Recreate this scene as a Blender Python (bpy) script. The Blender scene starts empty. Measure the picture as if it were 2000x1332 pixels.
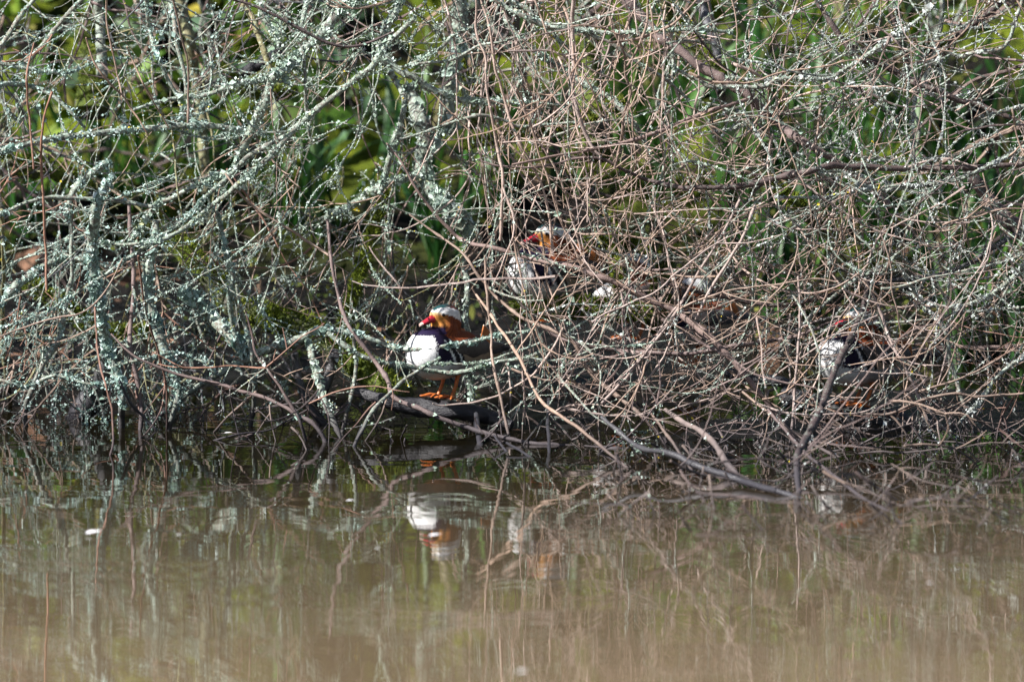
import bpy, math, random
import numpy as np
from mathutils import Vector, Matrix

rng = np.random.default_rng(11)
random.seed(11)
SC = bpy.context.scene
COL = SC.collection

# ------------------------------------------------------------------ camera
CAM = Vector((0.0, -24.0, 2.4))
PITCH = math.radians(5.24)
FPX = 20974.0                      # focal length in photograph pixels (2000 wide)
cd = bpy.data.cameras.new('camera')
cd.sensor_width = 36.0
cd.lens = 36.0 * FPX / 2000.0
cd.clip_start = 0.1
cd.clip_end = 400.0
cd.dof.use_dof = True
cd.dof.focus_distance = 23.95
cd.dof.aperture_fstop = 3.5
cam = bpy.data.objects.new('camera', cd)
COL.objects.link(cam)
cam.location = CAM
cam.rotation_euler = (math.radians(90) - PITCH, 0, 0)
SC.camera = cam

# ------------------------------------------------------------------ light
SUN_EL = math.radians(41)
SUN_DIR = Vector((-0.88, -0.36, 0.0)).normalized() * math.cos(SUN_EL) + Vector((0, 0, math.sin(SUN_EL)))
world = bpy.data.worlds.new('World')
SC.world = world
world.use_nodes = True
wn = world.node_tree
wn.nodes.clear()
sky = wn.nodes.new('ShaderNodeTexSky')
sky.sky_type = 'NISHITA'
sky.sun_disc = False
sky.sun_elevation = SUN_EL
sky.sun_rotation = math.atan2(SUN_DIR.x, SUN_DIR.y)
bg = wn.nodes.new('ShaderNodeBackground')
bg.inputs['Strength'].default_value = 0.052
wo = wn.nodes.new('ShaderNodeOutputWorld')
wn.links.new(sky.outputs[0], bg.inputs[0])
wn.links.new(bg.outputs[0], wo.inputs[0])
sl = bpy.data.lights.new('sun', 'SUN')
sl.energy = 5.0
sl.angle = math.radians(0.5)
sl.color = (1.0, 0.965, 0.92)
so = bpy.data.objects.new('sun', sl)
COL.objects.link(so)
so.rotation_euler = SUN_DIR.to_track_quat('Z', 'Y').to_euler()
so.location = (-6, -6, 8)
SC.view_settings.view_transform = 'Standard'
SC.view_settings.look = 'None'
SC.view_settings.exposure = 1.08
SC.view_settings.gamma = 1.0
SC.view_settings.use_curve_mapping = False
SC.cycles.max_bounces = 6
SC.cycles.diffuse_bounces = 3
SC.cycles.glossy_bounces = 3
SC.cycles.caustics_reflective = False
SC.cycles.caustics_refractive = False

# ------------------------------------------------------------------ geometry helpers
F_ = np.array([0.0, math.cos(PITCH), -math.sin(PITCH)])
U_ = np.array([0.0, math.sin(PITCH), math.cos(PITCH)])
C_ = np.array(CAM)

def P(x, y, d):
    """a point at the photograph's bearing (x, y) lying d metres behind the main drake's plane"""
    x = np.asarray(x, float); y = np.asarray(y, float); d = np.asarray(d, float)
    v = F_[None] * FPX + np.stack([x - 1000, x * 0, x * 0], -1) + U_[None] * (666 - y)[..., None]
    t = (d + 24.0) / v[..., 1]
    return C_[None] + v * t[..., None]

def P1(x, y, d):
    return P(np.array([x]), np.array([y]), np.array([d]))[0]

def dwater(x, y, z=-0.012):
    """depth at which the bearing (x, y) meets the water"""
    v = F_ * FPX + np.array([x - 1000, 0, 0]) + U_ * (666 - y)
    return C_[1] + v[1] * (z - C_[2]) / v[2]

class MB:
    """collects vertices and faces and links them as one mesh object"""
    def __init__(s):
        s.v = []; s.f = {3: [], 4: []}; s.m = {3: [], 4: []}; s.n = 0
    def add(s, v, f, m=0):
        v = np.asarray(v, np.float32).reshape(-1, 3); f = np.asarray(f, np.int32)
        if len(f) == 0: return
        k = f.shape[1]
        s.v.append(v); s.f[k].append(f + s.n); s.m[k].append(np.full(len(f), m, np.int32)); s.n += len(v)
    def tris(s):
        return sum(len(a) for a in s.f[3]) + 2 * sum(len(a) for a in s.f[4])
    def mesh(s, name, mats, smooth=True, origin=None):
        me = bpy.data.meshes.new(name)
        v = np.concatenate(s.v) if s.v else np.zeros((0, 3), np.float32)
        if origin is not None: v = v - np.asarray(origin, np.float32)
        loops = []; start = []; tot = []; mi = []; c = 0
        for k in (3, 4):
            if s.f[k]:
                f = np.concatenate(s.f[k]); n = len(f)
                loops.append(f.ravel()); start.append(np.arange(n) * k + c); tot.append(np.full(n, k)); mi.append(np.concatenate(s.m[k])); c += n * k
        me.vertices.add(len(v)); me.vertices.foreach_set('co', v.ravel())
        if c:
            loops = np.concatenate(loops).astype(np.int32); start = np.concatenate(start).astype(np.int32)
            me.loops.add(c); me.loops.foreach_set('vertex_index', loops)
            me.polygons.add(len(start)); me.polygons.foreach_set('loop_start', start)
            me.polygons.foreach_set('material_index', np.concatenate(mi).astype(np.int32))
            me.polygons.foreach_set('use_smooth', np.full(len(start), smooth, bool))
        for m in mats: me.materials.append(m)
        me.update(calc_edges=True)
        return me
    def build(s, name, mats, parent=None, smooth=True, origin=None):
        if not isinstance(mats, (list, tuple)): mats = [mats]
        pw = np.zeros(3) if parent is None else np.array(parent.matrix_world.translation if False else root_loc(parent))
        o = bpy.data.objects.new(name, s.mesh(name, mats, smooth, origin if origin is not None else pw))
        COL.objects.link(o)
        if parent is not None:
            o.parent = parent
        if origin is not None:
            o.location = np.asarray(origin) - pw
        return o

def root_loc(o):
    p = np.zeros(3)
    while o is not None:
        p = p + np.array(o.location); o = o.parent
    return p

def tag(o, label=None, cat=None, group=None, kind=None):
    if label: o['label'] = label
    if cat: o['category'] = cat
    if group: o['group'] = group
    if kind: o['kind'] = kind
    return o

def empty(name, loc, rotz=0.0, label=None, cat=None, group=None):
    o = bpy.data.objects.new(name, None)
    o.empty_display_size = 0.05
    COL.objects.link(o); o.location = loc; o.rotation_euler = (0, 0, rotz)
    return tag(o, label, cat, group)

def norm(a):
    return a / np.maximum(np.linalg.norm(a, axis=-1, keepdims=True), 1e-9)

def frames(p):
    t = norm(np.gradient(p, axis=0))
    ref = np.array([0.05, 1.0, 0.12])
    n = np.cross(t, ref)
    bad = np.linalg.norm(n, axis=1) < 0.2
    n[bad] = np.cross(t[bad], np.array([1.0, 0, 0.1]))
    n = norm(n); b = np.cross(t, n)
    return t, n, b

def tube(mb, p, r, sides=6, m=0, cap=True, rough=0.0):
    p = np.asarray(p, float); r = np.asarray(r, float); N = len(p)
    t, n, b = frames(p)
    a = np.linspace(0, 2 * math.pi, sides, endpoint=False)
    rr = r[:, None] * (1 + rough * rng.normal(size=(N, sides)).clip(-2, 2)) if rough else np.repeat(r[:, None], sides, 1)
    v = p[:, None] + (np.cos(a)[None, :, None] * n[:, None] + np.sin(a)[None, :, None] * b[:, None]) * rr[..., None]
    i = np.arange(N - 1)[:, None] * sides; j = np.arange(sides)[None]; k = (np.arange(sides) + 1)[None] % sides
    f = np.stack([i + j, i + k, i + sides + k, i + sides + j], -1).reshape(-1, 4)
    mb.add(v.reshape(-1, 3), f, m)
    if cap:
        for e, s in ((0, -1), (N - 1, 1)):
            ring = v[e]; tip = p[e] + t[e] * s * r[e] * 0.5
            idx = np.arange(sides)
            ff = np.stack([idx, (idx + 1) % sides, np.full(sides, sides)], -1)
            mb.add(np.concatenate([ring, tip[None]]), ff if s > 0 else ff[:, ::-1], m)

def catmull(pts, step):
    pts = np.asarray(pts, float)
    if len(pts) == 2:
        n = max(3, int(np.linalg.norm((pts[1] - pts[0])[:2]) / step) + 1)
        return pts[0] + (pts[1] - pts[0]) * np.linspace(0, 1, n)[:, None]
    q = np.vstack([2 * pts[0] - pts[1], pts, 2 * pts[-1] - pts[-2]])
    out = []
    for i in range(1, len(q) - 2):
        L = np.linalg.norm((q[i + 1] - q[i])[:2]); n = max(2, int(L / step))
        s = np.linspace(0, 1, n, endpoint=False)[:, None]
        a, b, c, d = q[i - 1], q[i], q[i + 1], q[i + 2]
        out.append(0.5 * ((2 * b) + (c - a) * s + (2 * a - 5 * b + 4 * c - d) * s ** 2 + (3 * b - a - 3 * c + d) * s ** 3))
    out.append(pts[-1:])
    return np.vstack(out)

def smooth_noise(n, k):
    a = rng.normal(size=max(2, n // k + 3))
    return np.interp(np.arange(n) / k, np.arange(len(a)), a)

def flakes(mb, p, r, count, size, m=0, spread=1.0, up=0.35, lift=1.0):
    """lichen thalli: small folded flakes set on a stem; p, r are the stem's path and radius"""
    if count < 1: return
    N = len(p); t, n, b = frames(p)
    dens = np.exp(1.3 * smooth_noise(N, 3)); dens /= dens.sum()
    i = rng.choice(N, count, p=dens)
    fr = rng.random(count)[:, None]
    j = np.minimum(i + 1, N - 1)
    c = p[i] * (1 - fr) + p[j] * fr
    a = rng.random(count) * 2 * math.pi
    rad = np.cos(a)[:, None] * n[i] + np.sin(a)[:, None] * b[i]
    rad = norm(rad + np.array([0, -0.25, up]))
    s = size * np.exp(rng.normal(size=count) * 0.45)
    c = c + rad * (r[i] * 0.85 * lift + s * 0.35 * rng.random(count))[:, None]
    nn = norm(rad + rng.normal(size=(count, 3)) * 0.75 * spread)
    u = norm(np.cross(nn, rng.normal(size=(count, 3)))); w = np.cross(nn, u)
    sz = s[:, None]
    q = 0.5 + 0.6 * rng.random((4, count, 1))
    v = np.stack([c - u * sz * q[0] - nn * sz * 0.1, c + w * sz * q[1] * 0.8 + nn * sz * 0.25, c + u * sz * q[2] - nn * sz * 0.05, c - w * sz * q[3] * 0.8 + nn * sz * 0.3], 1)
    o = np.arange(count)[:, None] * 4
    mb.add(v.reshape(-1, 3), np.concatenate([o + np.array([0, 1, 2]), o + np.array([0, 2, 3])]), m)

def tufts(mb, p, r, count, size, m=0):
    for _ in range(count):
        i = rng.integers(0, len(p)); c = p[i] + np.array([0, -1, .2]) * r[i] * .5 + rng.normal(size=3) * size * .3
        k = rng.integers(22, 55); pp = c + rng.normal(size=(k, 3)) * size * np.array([.55, .4, .5]) * np.array([1, 1, 1])
        s = (size * .16 * np.exp(rng.normal(size=k) * .35))[:, None]
        nn = norm(rng.normal(size=(k, 3))); u = norm(np.cross(nn, rng.normal(size=(k, 3)))); w = np.cross(nn, u)
        v = np.stack([pp - u * s, pp + w * s * .7 + nn * s * .3, pp + u * s, pp - w * s * .6], 1); o = np.arange(k)[:, None] * 4
        mb.add(v.reshape(-1, 3), np.concatenate([o + np.array([0, 1, 2]), o + np.array([0, 2, 3])]), m)

def fuzz(mb, p, r, count, length, width, m=0, up=0.8):
    """moss: short pointed shoots standing off a stem"""
    N = len(p); t, n, b = frames(p)
    i = rng.integers(0, N - 1, count); fr = rng.random(count)[:, None]
    c = p[i] * (1 - fr) + p[i + 1] * fr
    a = rng.random(count) * 2 * math.pi
    rad = np.cos(a)[:, None] * n[i] + np.sin(a)[:, None] * b[i]
    rad = norm(rad + np.array([0, -0.2, up]))
    base = c + rad * (r[i] * 0.93)[:, None]
    dr = norm(rad + rng.normal(size=(count, 3)) * 0.55)
    u = norm(np.cross(dr, rng.normal(size=(count, 3))))
    L = (length * (0.5 + rng.random(count)))[:, None]
    v = np.stack([base - u * width, base + u * width, base + dr * L], 1)
    o = np.arange(count)[:, None] * 3
    mb.add(v.reshape(-1, 3), o + np.array([0, 1, 2]), m)

# ------------------------------------------------------------------ materials
def M_(name):
    m = bpy.data.materials.new(name); m.use_nodes = True
    nt = m.node_tree; nt.nodes.clear()
    out = nt.nodes.new('ShaderNodeOutputMaterial'); bs = nt.nodes.new('ShaderNodeBsdfPrincipled')
    nt.links.new(bs.outputs[0], out.inputs[0])
    return m, nt, bs

def nd(nt, t, **k):
    n = nt.nodes.new(t)
    for a, b in k.items():
        if a in n.inputs: n.inputs[a].default_value = b
        else: setattr(n, a, b)
    return n

def ramp(nt, fac, stops, interp='LINEAR'):
    r = nt.nodes.new('ShaderNodeValToRGB'); r.color_ramp.interpolation = interp
    e = r.color_ramp.elements
    while len(e) < len(stops): e.new(0.5)
    for i, (p, c) in enumerate(stops):
        e[i].position = p; e[i].color = (*c, 1)
    nt.links.new(fac, r.inputs[0]); return r.outputs[0]

def mixc(nt, fac, a, b, mode='MIX'):
    x = nt.nodes.new('ShaderNodeMix'); x.data_type = 'RGBA'; x.blend_type = mode
    for s, v in ((x.inputs[0], fac), (x.inputs[6], a), (x.inputs[7], b)):
        if hasattr(v, 'is_output'): nt.links.new(v, s)
        else: s.default_value = v if isinstance(v, float) else (*v, 1)
    return x.outputs[2]

def noise(nt, scale, detail=4, rough=0.6, vec=None, out=0):
    n = nd(nt, 'ShaderNodeTexNoise'); n.inputs['Scale'].default_value = scale
    n.inputs['Detail'].default_value = detail; n.inputs['Roughness'].default_value = rough
    if vec is not None: nt.links.new(vec, n.inputs['Vector'])
    return n.outputs[out]

def geo(nt, what='Position'):
    return nd(nt, 'ShaderNodeNewGeometry').outputs[what]

def bump(nt, bs, h, dist, strength=1.0):
    b = nd(nt, 'ShaderNodeBump'); b.inputs['Distance'].default_value = dist; b.inputs['Strength'].default_value = strength
    nt.links.new(h, b.inputs['Height']); nt.links.new(b.outputs[0], bs.inputs['Normal'])

LICH_A, LICH_B, LICH_C = (0.27, 0.335, 0.27), (0.50, 0.58, 0.52), (0.16, 0.19, 0.11)
def bark(name, c1, c2, cover, wet=0.0, lich=(LICH_A, LICH_B)):
    m, nt, bs = M_(name)
    pos = geo(nt)
    base = ramp(nt, noise(nt, 60, 5, 0.7, pos), [(0.3, c1), (0.7, c2)])
    oi = nd(nt, 'ShaderNodeObjectInfo').outputs['Random']
    base = mixc(nt, 1.0, base, ramp(nt, oi, [(0, (0.72, 0.70, 0.70)), (0.5, (1, 1, 1)), (1, (1.15, 1.08, 1.0))]), 'MULTIPLY')
    col = base
    if cover > 0:
        lc = ramp(nt, noise(nt, 140, 3, 0.6, pos), [(0.3, LICH_C), (0.45, lich[0]), (0.7, lich[1])])
        k = 0.72 - 0.42 * cover
        n2 = noise(nt, 110, 6, 0.72, pos)
        fac = ramp(nt, n2, [(k - 0.06, (0, 0, 0)), (k + 0.06, (1, 1, 1))])
        col = mixc(nt, fac, base, lc)
    # wet dark foot where the stem stands in the water
    sx = nd(nt, 'ShaderNodeSeparateXYZ'); nt.links.new(pos, sx.inputs[0])
    mr = nd(nt, 'ShaderNodeMapRange'); mr.inputs['From Min'].default_value = 0.06; mr.inputs['From Max'].default_value = 0.15
    nz = nd(nt, 'ShaderNodeMath', operation='MULTIPLY_ADD'); nt.links.new(noise(nt, 14, 2, 0.5, pos), nz.inputs[0]); nz.inputs[1].default_value = 0.08
    nt.links.new(sx.outputs[2], nz.inputs[2]); nt.links.new(nz.outputs[0], mr.inputs[0])
    col = mixc(nt, mr.outputs[0], mixc(nt, 0.18, (0.030, 0.028, 0.036), base), col)
    nt.links.new(col, bs.inputs['Base Color'])
    bs.inputs['Roughness'].default_value = 0.72 - wet * 0.35
    bump(nt, bs, noise(nt, 220, 4, 0.7, pos), 0.0018)
    return m

MAT = {}
MAT['tan'] = bark('bark_tan', (0.20, 0.132, 0.102), (0.43, 0.325, 0.262), 0.08)
MAT['pink'] = bark('bark_pale_pink', (0.28, 0.205, 0.18), (0.54, 0.44, 0.40), 0.12)
MAT['red'] = bark('bark_reddish', (0.20, 0.10, 0.07), (0.34, 0.20, 0.15), 0.0)
MAT['grey'] = bark('bark_grey_lichened', (0.105, 0.092, 0.08), (0.25, 0.225, 0.195), 0.50)
MAT['lich'] = bark('bark_lichen_crust', (0.085, 0.075, 0.064), (0.20, 0.185, 0.16), 0.56)
MAT['dark'] = bark('bark_dark_purple', (0.05, 0.034, 0.034), (0.125, 0.088, 0.085), 0.25)
MAT['mauve'] = bark('bark_mauve_brown', (0.15, 0.105, 0.10), (0.27, 0.20, 0.185), 0.10)
MAT['olive'] = bark('bark_olive', (0.12, 0.105, 0.05), (0.23, 0.21, 0.11), 0.40, lich=((0.30, 0.32, 0.14), (0.48, 0.55, 0.42)))
MAT['wet'] = bark('bark_wet_dark', (0.035, 0.036, 0.042), (0.10, 0.10, 0.11), 0.12, wet=1.0)

def mat_flake(name, stops, rough=0.85, trans=0.0):
    m, nt, bs = M_(name)
    r = nd(nt, 'ShaderNodeNewGeometry').outputs['Random Per Island']
    c = ramp(nt, r, stops)
    c = mixc(nt, 1.0, c, ramp(nt, noise(nt, 30, 2, 0.5, geo(nt)), [(0.3, (0.75, 0.75, 0.75)), (0.7, (1.1, 1.1, 1.1))]), 'MULTIPLY')
    nt.links.new(c, bs.inputs['Base Color']); bs.inputs['Roughness'].default_value = rough
    bs.inputs['Specular IOR Level'].default_value = 0.25
    return m
MAT['lichen'] = mat_flake('lichen_mint', [(0, (0.19, 0.26, 0.19)), (0.3, (0.32, 0.42, 0.34)), (0.65, (0.48, 0.60, 0.53)), (0.93, (0.69, 0.77, 0.73)), (1, (0.45, 0.46, 0.22))])
MAT['lichen_blue'] = mat_flake('lichen_blue_green', [(0, (0.17, 0.25, 0.20)), (0.4, (0.31, 0.44, 0.39)), (0.8, (0.50, 0.66, 0.62)), (1, (0.70, 0.81, 0.79))])
MAT['lichen_white'] = mat_flake('lichen_grey_white', [(0, (0.34, 0.37, 0.36)), (0.5, (0.56, 0.60, 0.58)), (1, (0.74, 0.77, 0.76))])
MAT['lichen_yellow'] = mat_flake('lichen_yellow', [(0, (0.50, 0.36, 0.03)), (0.6, (0.62, 0.50, 0.05)), (1, (0.50, 0.50, 0.10))])
MAT['moss'] = mat_flake('moss_shoots', [(0, (0.05, 0.08, 0.008)), (0.5, (0.14, 0.19, 0.018)), (0.85, (0.25, 0.30, 0.03)), (1, (0.33, 0.36, 0.06))])

def mat_moss_bark():
    m, nt, bs = M_('mossy_bark'); pos = geo(nt)
    f = ramp(nt, noise(nt, 9, 5, 0.65, pos), [(0.38, (0, 0, 0)), (0.52, (1, 1, 1))])
    g = ramp(nt, noise(nt, 60, 4, 0.7, pos), [(0.3, (0.03, 0.05, 0.008)), (0.55, (0.10, 0.14, 0.014)), (0.75, (0.20, 0.24, 0.03))])
    b = ramp(nt, noise(nt, 40, 4, 0.7, pos), [(0.3, (0.05, 0.045, 0.04)), (0.7, (0.16, 0.15, 0.13))])
    nt.links.new(mixc(nt, f, b, g), bs.inputs['Base Color']); bs.inputs['Roughness'].default_value = 0.9
    bump(nt, bs, noise(nt, 120, 5, 0.75, pos), 0.006); return m
MAT['mossbark'] = mat_moss_bark()

def mat_log():
    m, nt, bs = M_('wet_log_bark'); pos = geo(nt)
    mp = nd(nt, 'ShaderNodeMapping'); mp.inputs['Scale'].default_value = (12, 60, 60); nt.links.new(pos, mp.inputs[0])
    n1 = noise(nt, 1.5, 5, 0.7, mp.outputs[0])
    b = ramp(nt, n1, [(0.3, (0.012, 0.012, 0.015)), (0.6, (0.04, 0.038, 0.045)), (0.8, (0.11, 0.105, 0.12))])
    nt.links.new(b, bs.inputs['Base Color']); bs.inputs['Roughness'].default_value = 0.42
    bump(nt, bs, n1, 0.006); return m
MAT['log'] = mat_log()

# --------------------------------------------------------------- setting: water, bed, bank
def mat_water():
    m, nt, bs = M_('muddy_pond_water'); pos = geo(nt)
    # muddy brown in the open, shade of the bank growth painted in as darker colour
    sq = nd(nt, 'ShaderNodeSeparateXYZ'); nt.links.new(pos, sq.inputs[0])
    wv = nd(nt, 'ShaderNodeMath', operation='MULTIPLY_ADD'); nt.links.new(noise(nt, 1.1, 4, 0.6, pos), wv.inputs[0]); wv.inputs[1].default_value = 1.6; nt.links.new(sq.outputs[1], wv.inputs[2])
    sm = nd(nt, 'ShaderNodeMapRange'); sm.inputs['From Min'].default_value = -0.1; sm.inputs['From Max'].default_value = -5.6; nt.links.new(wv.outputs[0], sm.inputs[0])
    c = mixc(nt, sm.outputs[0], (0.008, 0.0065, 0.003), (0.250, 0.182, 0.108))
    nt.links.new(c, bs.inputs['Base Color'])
    bs.inputs['Roughness'].default_value = 0.0; bs.inputs['IOR'].default_value = 1.333
    def layer(sx, sy, d, rot):
        mp = nd(nt, 'ShaderNodeMapping'); mp.inputs['Scale'].default_value = (sx, sy, 1); mp.inputs['Rotation'].default_value = (0, 0, rot)
        nt.links.new(pos, mp.inputs[0]); return noise(nt, 1.0, d, 0.55, mp.outputs[0])
    a = layer(1.9, 5.0, 1, 0.05); b = layer(6, 19, 1, -0.05); e = layer(0.7, 1.4, 1, 0.3)
    s = nd(nt, 'ShaderNodeMath', operation='MULTIPLY_ADD'); nt.links.new(b, s.inputs[0]); s.inputs[1].default_value = 0.22; nt.links.new(a, s.inputs[2])
    k = nd(nt, 'ShaderNodeMath', operation='MULTIPLY'); nt.links.new(s.outputs[0], k.inputs[0])
    # calmer between the stems, more ruffled on open water
    sp = nd(nt, 'ShaderNodeSeparateXYZ'); nt.links.new(pos, sp.inputs[0])
    mr = nd(nt, 'ShaderNodeMapRange'); mr.inputs['From Min'].default_value = -3.6; mr.inputs['From Max'].default_value = 0.1
    mr.inputs['To Min'].default_value = 0.42; mr.inputs['To Max'].default_value = 0.45
    nt.links.new(sp.outputs[1], mr.inputs[0])
    k2 = nd(nt, 'ShaderNodeMath', operation='MULTIPLY'); nt.links.new(mr.outputs[0], k2.inputs[0])
    nt.links.new(ramp(nt, e, [(0.35, (0.5, 0.5, 0.5)), (0.65, (1.2, 1.2, 1.2))]), k2.inputs[1])
    nt.links.new(k2.outputs[0], k.inputs[1])
    bump(nt, bs, k.outputs[0], 0.0026); return m

def sheet(name, x0, x1, y0, y1, nx, ny, zf, mat, kind='structure'):
    X, Y = np.meshgrid(np.linspace(x0, x1, nx), np.linspace(y0, y1, ny))
    V = np.stack([X, Y, zf(X, Y)], -1).reshape(-1, 3)
    i = np.arange(ny - 1)[:, None] * nx + np.arange(nx - 1)[None]
    f = np.stack([i, i + 1, i + nx + 1, i + nx], -1).reshape(-1, 4)
    mb = MB(); mb.add(V, f); o = mb.build(name, mat); o['kind'] = kind; return o

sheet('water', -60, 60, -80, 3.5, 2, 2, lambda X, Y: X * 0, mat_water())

PH = rng.random((14, 3)) * 6.28
def hills(X, Y, fs=(1.3, 2.9, 6.1, 13.0, 24.0), am=(0.13, 0.085, 0.050, 0.026, 0.012)):
    z = 0
    for i, (f, a) in enumerate(zip(fs, am)):
        z = z + a * (np.sin(f * X + 1.7 * np.sin(f * 0.6 * Y + PH[i, 0]) + PH[i, 1]) * np.cos(f * 1.1 * Y + 1.3 * np.sin(f * 0.7 * X + PH[i, 2])))
    return z
def bank_z(X, Y):
    sh = 1.55 + 0.28 * np.sin(1.7 * X + 1.0) + 0.12 * np.sin(4.3 * X)     # the shore line
    t = Y - sh
    up = np.where(t > 0, 0.36 * t, 0.30 * t)
    return np.clip(up, -0.35, 40) + hills(X, Y) * np.clip(0.25 + t * 0.8, 0.1, 1.3)

def mat_bank():
    m, nt, bs = M_('mud_and_moss_bank'); pos = geo(nt)
    mud = ramp(nt, noise(nt, 14, 6, 0.7, pos), [(0.3, (0.005, 0.004, 0.0035)), (0.6, (0.009, 0.0075, 0.006)), (0.85, (0.024, 0.020, 0.019))])
    mos = ramp(nt, noise(nt, 26, 5, 0.7, pos), [(0.3, (0.035, 0.06, 0.004)), (0.55, (0.14, 0.18, 0.010)), (0.8, (0.29, 0.32, 0.025))])
    sp = nd(nt, 'ShaderNodeSeparateXYZ'); nt.links.new(pos, sp.inputs[0])
    h = nd(nt, 'ShaderNodeMapRange'); h.inputs['From Min'].default_value = 0.16; h.inputs['From Max'].default_value = 0.42; nt.links.new(sp.outputs[2], h.inputs[0])  # moss kept off the low bank; near-black mud there carries the hollows' shade
    f = ramp(nt, noise(nt, 3.2, 5, 0.6, pos), [(0.47, (0, 0, 0)), (0.55, (1, 1, 1))])
    ff = nd(nt, 'ShaderNodeMath', operation='MULTIPLY'); nt.links.new(f, ff.inputs[0]); nt.links.new(h.outputs[0], ff.inputs[1])
    nt.links.new(mixc(nt, ff.outputs[0], mud, mos), bs.inputs['Base Color'])
    r = nd(nt, 'ShaderNodeMapRange'); r.inputs['From Min'].default_value = 0.0; r.inputs['From Max'].default_value = 0.25
    bs.inputs['Specular IOR Level'].default_value = 0.18; r.inputs['To Min'].default_value = 0.38; r.inputs['To Max'].default_value = 0.9; nt.links.new(sp.outputs[2], r.inputs[0]); nt.links.new(r.outputs[0], bs.inputs['Roughness'])
    bump(nt, bs, noise(nt, 40, 6, 0.75, pos), 0.02); return m
MAT['bank'] = mat_bank()
sheet('ground', -5, 5, 0.3, 9, 260, 220, bank_z, MAT['bank'])
sheet('far_ground', -90, 90, 9.0, 140, 40, 40, lambda X, Y: 2.7 + 0.10 * (Y - 9) + 0.3 * np.sin(X * .2) * np.minimum(1, (Y - 9) / 5), MAT['bank'])
sheet('pond_bed', -60, 60, -80, 0.6, 12, 12, lambda X, Y: X * 0 - 0.6, MAT['bank'])
# low wet mud bars between the stems
def mud_bar(px, py, lx, ly, h):
    d = dwater(px, py, 0.0); c = P1(px, py, d)
    n, k = 44, 20
    a = np.linspace(0, 2 * math.pi, n, endpoint=False); rr = np.linspace(0, 1, k)
    A, R = np.meshgrid(a, rr)
    wob = 1 + 0.14 * np.sin(2 * A + px) + 0.10 * np.sin(5 * A + py) + 0.05 * np.sin(11 * A)
    X = R * np.cos(A) * lx * wob; Y = R * np.sin(A) * ly * wob
    Z = h * (1 - R ** 2) ** 0.7 - 0.03 * R ** 3 + hills(X * 6 + px, Y * 6) * 0.10 * h / 0.05 * (1 - R)
    V = np.stack([c[0] + X, c[1] + Y, Z - 0.002], -1).reshape(-1, 3)
    i = np.arange(k - 1)[:, None] * n; j = np.arange(n)[None]; jj = (j + 1) % n
    f = np.stack([i + j, i + jj, i + n + jj, i + n + j], -1).reshape(-1, 4)
    mb = MB(); mb.add(V, f); o = mb.build('mud_bar', MAT['bank'], origin=(c[0], c[1], 0)); o['kind'] = 'structure'; return o
mud_bar(1490, 838, 0.24, 0.35, 0.018)
mud_bar(1080, 812, 0.17, 0.40, 0.02)
mud_bar(1120, 700, 0.42, 0.67, 0.07)
mud_bar(1850, 800, 0.32, 0.64, 0.03)
mud_bar(440, 700, 0.45, 0.56, 0.05)
mud_bar(700, 700, 0.25, 0.56, 0.06)

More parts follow.
